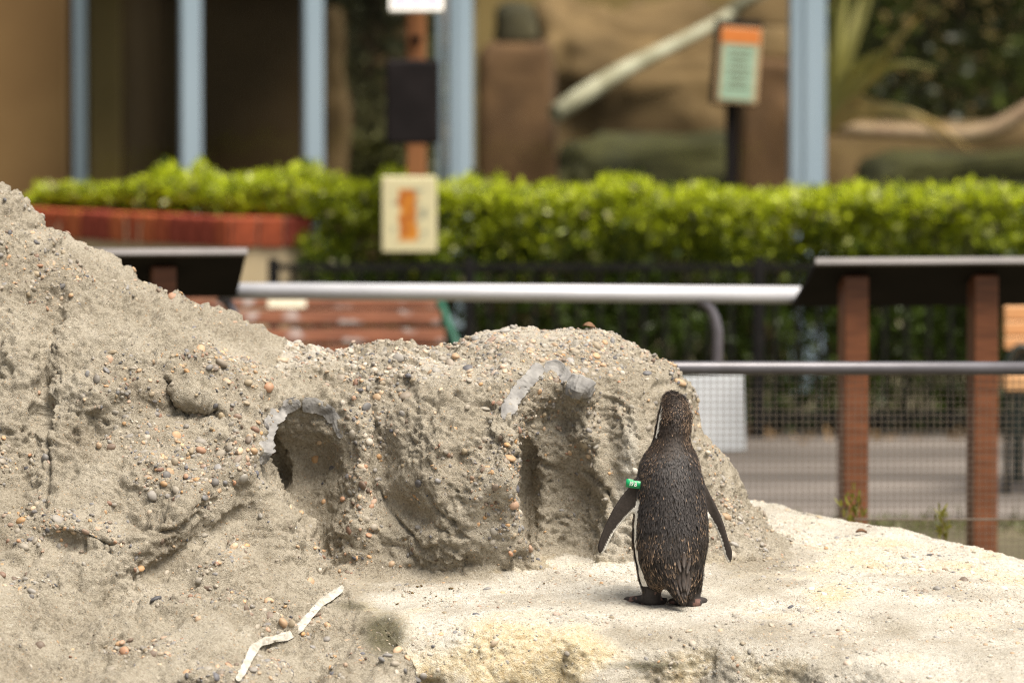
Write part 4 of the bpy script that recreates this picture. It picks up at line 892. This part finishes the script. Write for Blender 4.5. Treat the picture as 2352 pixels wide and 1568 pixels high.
board(566, 571, 20.1, -1, (-.285, -.76), 'dark tilted information board rising behind the left rock slope')
# --- wire mesh fence close behind the rock
M['pipe'] = mat('dark_grey_pipe', (.10, .095, .105), (.13, .125, .14), 8, .35, metal=.3); M['wire'] = mat('pale_wire', (.12, .095, .07), (.17, .135, .10), 10, .5)
w0 = W(-500, 843, 17.5); w1 = W(3000, 846, 17.5); wf = empty('wire_fence', (0, w0[1], GZ)); tag(wf, 'low wire mesh fence with dark grey top pipe behind the rocks', 'fence')
ll = lambda p: np.array(p) - np.array(wf.location)
MB().tube([ll(w0), ll((w0 + w1) / 2), ll(w1)], .0205, 16).build('top_rail', M['pipe'], wf)
for u in (420, 2560): p = ll(W(u, 843, 17.5)); MB().tube([(p[0], p[1] + .0, 0), (p[0], p[1], p[2])], .02, 12).build('post', M['pipe'], wf)
mb = MB(); xa, xb = ll(w0)[0], ll(w1)[0]; zt = ll(w0)[2] - .01; k = int((xb - xa) / .0203)
for i in range(k): mb.box((xa + i * .0203, .022, zt / 2), (.0013, .0013, zt))
for j in range(int(zt / .0203)): mb.box(((xa + xb) / 2, .0235, .01 + j * .0203), (xb - xa, .0013, .0013))
o = mb.build('wire_mesh', M['wire'], wf); o['kind'] = 'stuff'
p = ll(W(2200, 1194, 17.5)); MB().tube([(xa, .03, p[2]), (xb, .03, p[2])], .0035, 6).build('tension_wire', M['wire'], wf)
# weeds between ledge and fence
for i, (u, w, hh, lab_) in enumerate([(1942, 1150, .32, 'short yellow-green weed at the foot of the wire fence beside the brown post'), (1968, 1128, .34, 'thin tall yellow weed stalk at the fence foot before the brown post'), (2165, 1176, .30, 'small green weed tuft at the fence foot between the two brown posts')]):
    tp = W(u, w, 17.25); r = np.random.default_rng(300 + i); root = empty('weed', (tp[0], tp[1], GZ)); tag(root, lab_, 'weed'); hz = tp[2] - GZ
    MB().tube([(0, 0, -.01), (.006, 0, hz * .6), (.0, 0, hz * .96)], [.004, .003, .002], 6).build('stem', M['stem'], root)
    k = 60; t_ = r.uniform(.55, 1, k); P = np.stack([r.normal(0, .010, k), r.normal(0, .012, k), t_ * hz], 1); col = np.array([.22, .21, .03]) * r.uniform(.6, 1.2, (k, 1))
    o = link('leaves', leaf_mesh('leaves', P, np.array([0, 0, .9]), .032, .008, col, r, .35), M['leaf'], root); o['kind'] = 'stuff'
# soil verge with sparse ground cover between fence and path
r = np.random.default_rng(77); k = 2600; P = np.stack([r.uniform(-1.5, 6, k), 6.75 + r.normal(0, .22, k), np.full(k, GZ)], 1); col = np.array([.10, .11, .03]) * r.uniform(.4, 1.5, (k, 1))
o = link('ground_cover', leaf_mesh('ground_cover', P, np.array([0, 0, .6]), .05, .01, col, r), M['leaf']); tag(o, 'sparse olive weeds along the edge of the asphalt path', 'ground cover', kind='stuff')
# fallen leaves along the hedge foot
k = 500; P = np.stack([r.uniform(-3, 6, k), 11.1 + r.normal(0, .16, k), np.full(k, GZ + .01)], 1); col = np.array([.35, .22, .10]) * r.uniform(.4, 1.3, (k, 1))
o = link('leaf_litter', leaf_mesh('leaf_litter', P, np.array([0, 0, .1]), .05, .03, col, r), M['leaf']); tag(o, 'brown leaf litter along the foot of the iron fence', 'leaf litter', kind='stuff')
# --- signpost with solar panel, black box and cream poster
M['postwood'] = mat('orange_brown_post', (.20, .075, .022), (.30, .12, .04), 6, .7, stretch=(5, 5, .6)); M['blackbox'] = mat('black_box', (.008, .006, .006), (.013, .010, .010), 8, .75, spec=.15); M['whiteframe'] = mat('white_frame', (.7, .68, .62), (.78, .76, .7), 8, .5); M['cell'] = mat('solar_cell', (.30, .28, .36), (.36, .34, .42), 30, .3)
D = 26.06; sp_ = empty('solar_post', (xw(954, D), D - 14.8, GZ)); tag(sp_, 'brown wooden post carrying a solar panel and black box above the hedge', 'signpost')
spl = lambda u, w, d=D: W(u, w, d) - np.array(sp_.location)
MB().box((0, .26, 1.12), (.088, .088, 2.24), None, .004).build('post', M['postwood'], sp_); MB().box((0, .12, 1.55), (.04, .22, .03)).build('bracket', M['blackbox'], sp_); MB().box((0, .12, 1.82), (.04, .22, .03)).build('bracket', M['blackbox'], sp_); MB().box((0, .15, 2.12), (.04, .26, .03)).build('bracket', M['blackbox'], sp_)
p = spl(948, 234, D - .1); MB().box(tuple(p), (.242, .14, .382), None, .012).build('speaker_box', M['blackbox'], sp_)
p = spl(955, 36, D - .12); Rm = Matrix.Rotation(R(-38), 3, 'X'); th = R(38)
fr = MB().box((p[0] + .002, p[1] + .13, p[2] + .16), (.245, .36, .018), Matrix.Rotation(R(52), 3, 'X'), .003).build('solar_panel', M['whiteframe'], sp_)
c_ = Vector((p[0] + .002, p[1] + .13, p[2] + .16)); Rm = Matrix.Rotation(R(52), 3, 'X')
for i in range(3):
    for j in range(4): MB().box(c_ + Rm @ Vector(((i - 1) * .073, (j - 1.5) * .08, .0105)), (.068, .075, .004), Rm).build('cell', M['cell'], fr)
def poster_mat():
    m, N, L, b = new_mat('cream_poster_print'); b.inputs['Roughness'].default_value = .45; tc = N.new('ShaderNodeTexCoord'); s_ = N.new('ShaderNodeSeparateXYZ'); L.new(tc.outputs['Object'], s_.inputs[0])
    no = N.new('ShaderNodeTexNoise'); no.inputs['Scale'].default_value = 22; no.inputs['Detail'].default_value = 3; L.new(tc.outputs['Object'], no.inputs['Vector'])
    def mt(op, a, b_=None):
        x = N.new('ShaderNodeMath'); x.operation = op
        for i, q_ in enumerate([a, b_]):
            if q_ is None: continue
            if isinstance(q_, (int, float)): x.inputs[i].default_value = q_
            else: L.new(q_, x.inputs[i])
        return x.outputs[0]
    def mr(v_, a, b_):
        x = N.new('ShaderNodeMapRange'); x.inputs['From Min'].default_value = a; x.inputs['From Max'].default_value = b_; L.new(v_, x.inputs['Value']); return x.outputs[0]
    def mixc(f, a, c):
        x = N.new('ShaderNodeMix'); x.data_type = 'RGBA'; L.new(f, x.inputs['Factor'])
        for i, q_ in ((6, a), (7, c)):
            if isinstance(q_, tuple): x.inputs[i].default_value = (*q_, 1)
            else: L.new(q_, x.inputs[i])
        return x.outputs[2]
    wob = mt('MULTIPLY', mt('SUBTRACT', no.outputs['Fac'], .5), .10)
    xx = mt('ABSOLUTE', mt('ADD', s_.outputs['X'], mt('ADD', wob, .008))); inx = mr(xx, .050, .036); iny = mt('MULTIPLY', mr(s_.outputs['Z'], -.135, -.11), mr(s_.outputs['Z'], .120, .112))
    spk = mt('MULTIPLY', mt('MULTIPLY', mr(no.outputs['Fac'], .5, .6), mr(mt('ABSOLUTE', s_.outputs['X']), .09, .07)), iny)
    base = mixc(spk, (.66, .60, .36), (.28, .28, .20)); org = mixc(mr(no.outputs['Fac'], .4, .6), (.62, .24, .02), (.42, .12, .02))
    L.new(mixc(mt('MULTIPLY', inx, iny), base, org), b.inputs['Base Color']); return m
p = W(940, 492, D - .18); o = MB().box((0, 0, 0), (.248, .012, .345), None, .005).build('poster_sign', poster_mat()); o.location = p; o.rotation_euler = (R(3), 0, 0); tag(o, 'cream poster with an orange upright figure hung before the hedge', 'poster')
MB().box((0, .2, -.05), (.06, .39, .02)).build('bracket', M['blackbox'], o)
# --- green notice on a black post behind the hedge
D = 28.2; go = empty('notice_sign', (xw(1680, D), D - 14.8, GZ)); tag(go, 'pale green notice with orange heading on a black post', 'notice'); gl = lambda u, w, d=D: W(u, w, d) - np.array(go.location)
MB().box((0, .03, .9), (.055, .055, 1.8), None, .004).build('post', M['blackbox'], go)
M['notice'] = mat('pale_green_print', (.30, .44, .32), (.37, .50, .38), 6, .5, stretch=(.4, 1, 12)); M['orange'] = mat('orange_print', (.60, .17, .03), (.68, .22, .05), 8, .5); M['tanframe'] = mat('tan_frame', (.45, .30, .16), (.5, .35, .2), 8, .6)
Rm = Matrix.Rotation(R(4), 3, 'Y'); c_ = Vector(gl(1697, 150, D - .06)); bk = MB().box(c_ + Vector((-.012, .016, .012)), (.235, .02, .42), Rm, .004).build('backing', M['blackbox'], go)
pn_ = MB().box(c_, (.205, .010, .375), Rm, .003).build('panel', M['tanframe'], go); MB().box(c_ + Rm @ Vector((0, -.006, .145)), (.19, .006, .075), Rm).build('heading', M['orange'], pn_); MB().box(c_ + Rm @ Vector((0, -.006, -.035)), (.165, .006, .27), Rm).build('text_field', M['notice'], pn_)
for i in range(7): MB().box(c_ + Rm @ Vector((0, -.0095, .07 - .03 * i)), (.12 - .02 * (i % 3), .002, .008), Rm).build('text_line', M['stem'], pn_)
# --- exhibit building: steel posts, glass, added shade slab overhead, walls
M['steel'] = mat('blue_grey_steel', (.25, .33, .395), (.30, .38, .445), 2, .45, stretch=(1, 1, .3)); M['steelside'] = M['steel']; M['gold'] = mat('ochre_wall', (.17, .095, .03), (.22, .13, .045), 1.5, .8, bump=.2); M['gold2'] = mat('pale_ochre_wall', (.24, .165, .06), (.29, .205, .08), 1.5, .8); M['darkin'] = mat('dark_interior', (.11, .067, .031), (.16, .10, .047), 1.2, .9); M['shade_roof'] = mat('grey_shade_roof', (.12, .11, .10), (.16, .15, .14), 2, .8)
bu = empty('exhibit_building', (0, 30 - 14.8, GZ)); tag(bu, 'open-fronted exhibit building with blue-grey steel posts and ochre walls', 'building'); ul = lambda u, w, D: W(u, w, D) - np.array(bu.location)
HT = 3.3
def ubox(name, ua, ub, D, dep_, m, z0_=0.0, z1_=HT, rz=0):
    xa_, xb_ = xw(ua, D), xw(ub, D); o = MB().box((0, 0, 0), (xb_ - xa_, dep_, z1_ - z0_), None, .004).build(name, m, bu); o.location = ((xa_ + xb_) / 2, D - 30 + dep_ / 2, (z0_ + z1_) / 2); o.rotation_euler = (0, 0, rz); return o
for ua, ub, D_, rz in ((166, 199, 30.6, R(8)), (412, 462, 30.3, R(12)), (695, 742, 30.0, R(12)), (1001, 1020, 31.2, 0), (1028, 1086, 29.2, R(4)), (1813, 1897, 28.9, R(3))):
    c_ = ubox('steel_post', ua + 2, ub - 2, D_, .10 if ub - ua < 60 else .16, M['steel'], -.01, HT, rz)
    if ub - ua > 55: 
        s_ = MB().box((0, -.088 if ub - ua > 60 else -.055, 0), (.045, .014, HT - .02), None, .002).build('channel', M['steel'], c_)
ubox('wall', -2600, 150, 31.0, .25, M['gold']); ubox('wall', 205, 277, 32.3, .25, M['gold2']); ubox('wall', 277, 300, 32.4, 3.0, M['darkin'])
ubox('rear_wall', -2600, 1080, 36.2, .25, M['darkin']); ubox('rear_wall', 1090, 4200, 37.2, .25, M['gold2'], 0, HT)
MB().box((-5.15, 4.4, HT + .12), (9.9, 7.2, .22)).build('shade_roof', M['shade_roof'], bu)  # slab out of view, added over the left bays to keep them dark
def glass():
    m, N, L, b = new_mat('window_glass'); gl_ = N.new('ShaderNodeBsdfGlossy'); gl_.inputs['Roughness'].default_value = .02; tr = N.new('ShaderNodeBsdfTransparent'); tr.inputs['Color'].default_value = (.90, .92, .88, 1); fr_ = N.new('ShaderNodeFresnel'); fr_.inputs['IOR'].default_value = 1.22
    mx = N.new('ShaderNodeMixShader'); L.new(fr_.outputs[0], mx.inputs[0]); L.new(tr.outputs[0], mx.inputs[1]); L.new(gl_.outputs[0], mx.inputs[2]); L.new(mx.outputs[0], N['Material Output'].inputs['Surface']); return m
M['glass'] = glass()
for ua, ub in ((199, 412), (462, 695), (742, 1001), (1086, 1813), (1897, 2700)): ubox('glass_pane', ua, ub, 30.42, .012, M['glass'], .02, HT - .02)
# --- exhibit rockwork, log, plants
M['brownrock'] = mat('brown_rock', (.07, .033, .013), (.14, .072, .032), 3.5, .9, bump=.6, bscale=14); M['tanrock'] = mat('tan_rock', (.085, .05, .019), (.22, .14, .065), 2.2, .9, bump=.6, bscale=9); M['darkrock'] = mat('dark_boulder', (.035, .03, .016), (.09, .075, .04), 6, .9, bump=.5); M['logwood'] = mat('pale_bare_log', (.24, .22, .15), (.44, .42, .33), 5, .7); M['mossy'] = mat('mossy_bank', (.008, .009, .002), (.060, .056, .016), 3, .9, bump=.5)
M['logtan'] = mat('tan_log', (.24, .15, .10), (.38, .27, .18), 5, .8)
def rocky(name, ua, ub, w_top, D, dep_, m, label, seed, zb=GZ, w_bot=None, amp_=.05, taper=.85, cat='rock', sq=.45):
    bv, bf = ico(5); d_ = bv.astype(np.float64); d_ = np.sign(d_) * np.abs(d_) ** sq
    xa_, xb_ = xw(ua, D), xw(ub, D); zt = W(1176, w_top, D)[2]; zb = W(1176, w_bot, D)[2] if w_bot else zb - .05
    pz_ = (d_[:, 2] + 1) / 2; sc_ = 1 + (taper - 1) * pz_; P = np.stack([(xa_ + xb_) / 2 + d_[:, 0] * (xb_ - xa_) / 2 * sc_, D - 14.8 + dep_ / 2 + d_[:, 1] * dep_ / 2 * sc_, zb + pz_ * (zt - zb)], 1)
    nn = bv / np.linalg.norm(bv, axis=1, keepdims=True); P += nn * (amp_ * fbm(P.astype(np.float32), 3.5, 4, off=seed))[:, None]
    o_ = np.array([(xa_ + xb_) / 2, D - 14.8 + dep_ / 2, zb]); o = link(name, np_mesh(name, P - o_, bf, True), m); o.location = o_; return tag(o, label, cat)
rocky('rock_pillar', 1095, 1282, 88, 31.8, .6, M['brownrock'], 'tall brown rock pillar with a dark boulder on top, in the exhibit', 1, sq=.2, amp_=.05, taper=.93)
rocky('boulder', 1140, 1232, 12, 32.0, .3, M['darkrock'], 'dark rounded boulder sitting on the brown rock pillar', 2, w_bot=104, amp_=.05, taper=.7)
rocky('rock_bank', 1180, 1850, 32, 34.6, 1.2, M['tanrock'], 'broad tan rock bank at the rear of the exhibit', 3, amp_=.30, taper=.97)
rocky('rock_shelf', 1215, 1880, 330, 33.2, .9, M['mossy'], 'low mossy dark green bank below the tan rock', 4, sq=.35, amp_=.18)
rocky('rock_pillar', 1695, 1835, 135, 31.9, .6, M['brownrock'], 'brown rock block beside the thick blue-grey post', 5, sq=.2, amp_=.06)
rocky('boulder', 1735, 1835, 70, 32.1, .4, M['tanrock'], 'tan boulder on the brown rock block behind the notice', 6, w_bot=142, amp_=.05, taper=.75)
rocky('boulder', 1690, 1850, -40, 33.4, .5, M['tanrock'], 'large pale tan boulder at the top end of the log', 16, w_bot=75, amp_=.07, taper=.8)
p0, p1 = W(1275, 262, 31.6), W(1740, -12, 33.0); lo_ = empty('fallen_log', tuple(p0)); tag(lo_, 'bare pale log leaning diagonally across the exhibit', 'log'); e_ = Vector(p1 - p0)
MB().tube([e_ * t + Vector((0, 0, .02 * math.sin(t * 6))) for t in np.linspace(0, 1.05, 9)], [.05, .054, .05, .045, .04, .036, .032, .03, .028], 14).build('trunk', M['logwood'], lo_)
b0 = e_ * .86; MB().tube([b0, b0 + Vector((.25, .1, .16)), b0 + Vector((.55, .2, .2))], [.034, .028, .02], 10).build('branch', M['logwood'], lo_)
def bush(name, label, ua, ub, wa, wb, D, dep_, cnt, seed, c0, c1, size=.09):
    r = np.random.default_rng(seed); root = empty(name, (xw((ua + ub) / 2, D), D - 14.8 + dep_ / 2, GZ)); tag(root, label, 'shrub'); za, zb_ = W(1176, wb, D)[2], W(1176, wa, D)[2]
    P = np.stack([r.uniform(xw(ua, D), xw(ub, D), cnt), D - 14.8 + r.uniform(0, dep_, cnt), r.uniform(za, zb_, cnt)], 1); lump = fbm(P.astype(np.float32), 2.6, 3, off=seed); P = P[lump > -.18]; lump = lump[lump > -.18]
    col = (np.array(c0) + (np.array(c1) - np.array(c0)) * np.clip(lump * 1.6 + r.normal(.35, .3, len(P)), 0, 1)[:, None])
    o = link('foliage', leaf_mesh('foliage', P - np.array(root.location), np.array([0, -.3, .3]), size, size * .45, col, r), M['leaf'], root); o['kind'] = 'stuff'
    mb = MB()
    for i in range(6):
        x_ = r.uniform(xw(ua, D), xw(ub, D)) - root.location.x; mb.tube([(x_, 0, -.02), (x_ + r.normal(0, .1), 0, (za - GZ) + .3), (x_ + r.normal(0, .3), 0, zb_ - GZ - .1)], [.04, .03, .012], 7)
    mb.build('trunk', M['stem'], root); return root
bush('dark_shrub', 'dense dark evergreen shrub behind the strappy plant', 1880, 2800, -420, 300, 34.0, 1.6, 11000, 21, (.012, .016, .004), (.085, .11, .015), .10)
bush('shrub', 'muted green shrub seen through the glass beside the post with the black box', 735, 1010, -260, 430, 34.2, .8, 5200, 22, (.05, .055, .025), (.26, .25, .12), .10)
rocky('rock_mass', 730, 800, 20, 33.8, .4, M['tanrock'], 'tan rock column beside the muted green shrub', 8, amp_=.08)
rocky('kerb_wall', 1885, 2700, 284, 32.2, .45, M['tanrock'], 'long low tan kerb wall below the dark shrub', 7, sq=.12, amp_=.03, taper=1.0, cat='wall')
lo_ = empty('log', tuple(W(1905, 300, 31.7))); tag(lo_, 'long tan log lying on the kerb wall and bending upward before the dark shrub', 'log')
MB().tube([W(u, w, 31.9) - np.array(lo_.location) for u, w in ((1905, 296), (2020, 302), (2130, 306), (2220, 310), (2280, 298), (2330, 272), (2380, 240), (2470, 185))], [.035, .038, .04, .045, .05, .05, .048, .045], 12).build('trunk', M['logtan'], lo_)
rocky('mossy_bank', 1925, 2700, 352, 31.6, .4, M['mossy'], 'dark mossy bank along the foot of the kerb wall', 9, sq=.35, amp_=.16)
# strap-leaved plant
M['strap'] = mat('strap_leaf', (.38, .34, .08), (.58, .52, .22), 4, .5); M['strap2'] = mat('strap_leaf_dry', (.60, .33, .07), (.74, .56, .27), 4, .6)
so_ = empty('strap_plant', tuple(W(1900, 300, 31.2))); tag(so_, 'strap-leaved plant with pale and orange arching leaves by the thick post', 'plant')
r = np.random.default_rng(5)
tips = [(1950, -40), (1985, -30), (2020, -60), (2120, 30), (2090, 60), (1990, 185), (2060, 130), (2180, 330), (2060, 290), (2010, 295), (1960, 310), (1930, -60), (2150, 160), (1880, -40), (1850, 0), (2230, 345)]
for i, (u, w) in enumerate(tips):
    a_ = np.zeros(3); b_ = W(u, w, 31.0 + r.uniform(-.25, .3)) - np.array(so_.location); droop = .10 if w > 120 else .02; k = 10; vs = []; fs = []
    for j in range(k):
        t = j / (k - 1); c = b_ * t + np.array([0, 0, droop * math.sin(math.pi * t) * 1.6]); hw = .026 * (1 - t ** 3) + .002; dr_ = Vector(b_).normalized(); sd_ = dr_.cross(Vector((0, 1, 0.2))).normalized()
        for e in (-1, 0, 1): q_ = Vector(c) + sd_ * (e * hw) + Vector((0, .012 * abs(e), 0)); vs.append(q_)
    for j in range(k - 1):
        for e in (0, 1): x_ = j * 3 + e; fs.append((x_, x_ + 1, x_ + 4, x_ + 3))
    o = MB().add(vs, fs, True).build('leaf', M['strap2'] if i in (3, 7, 8, 9, 10, 15) else M['strap'], so_)
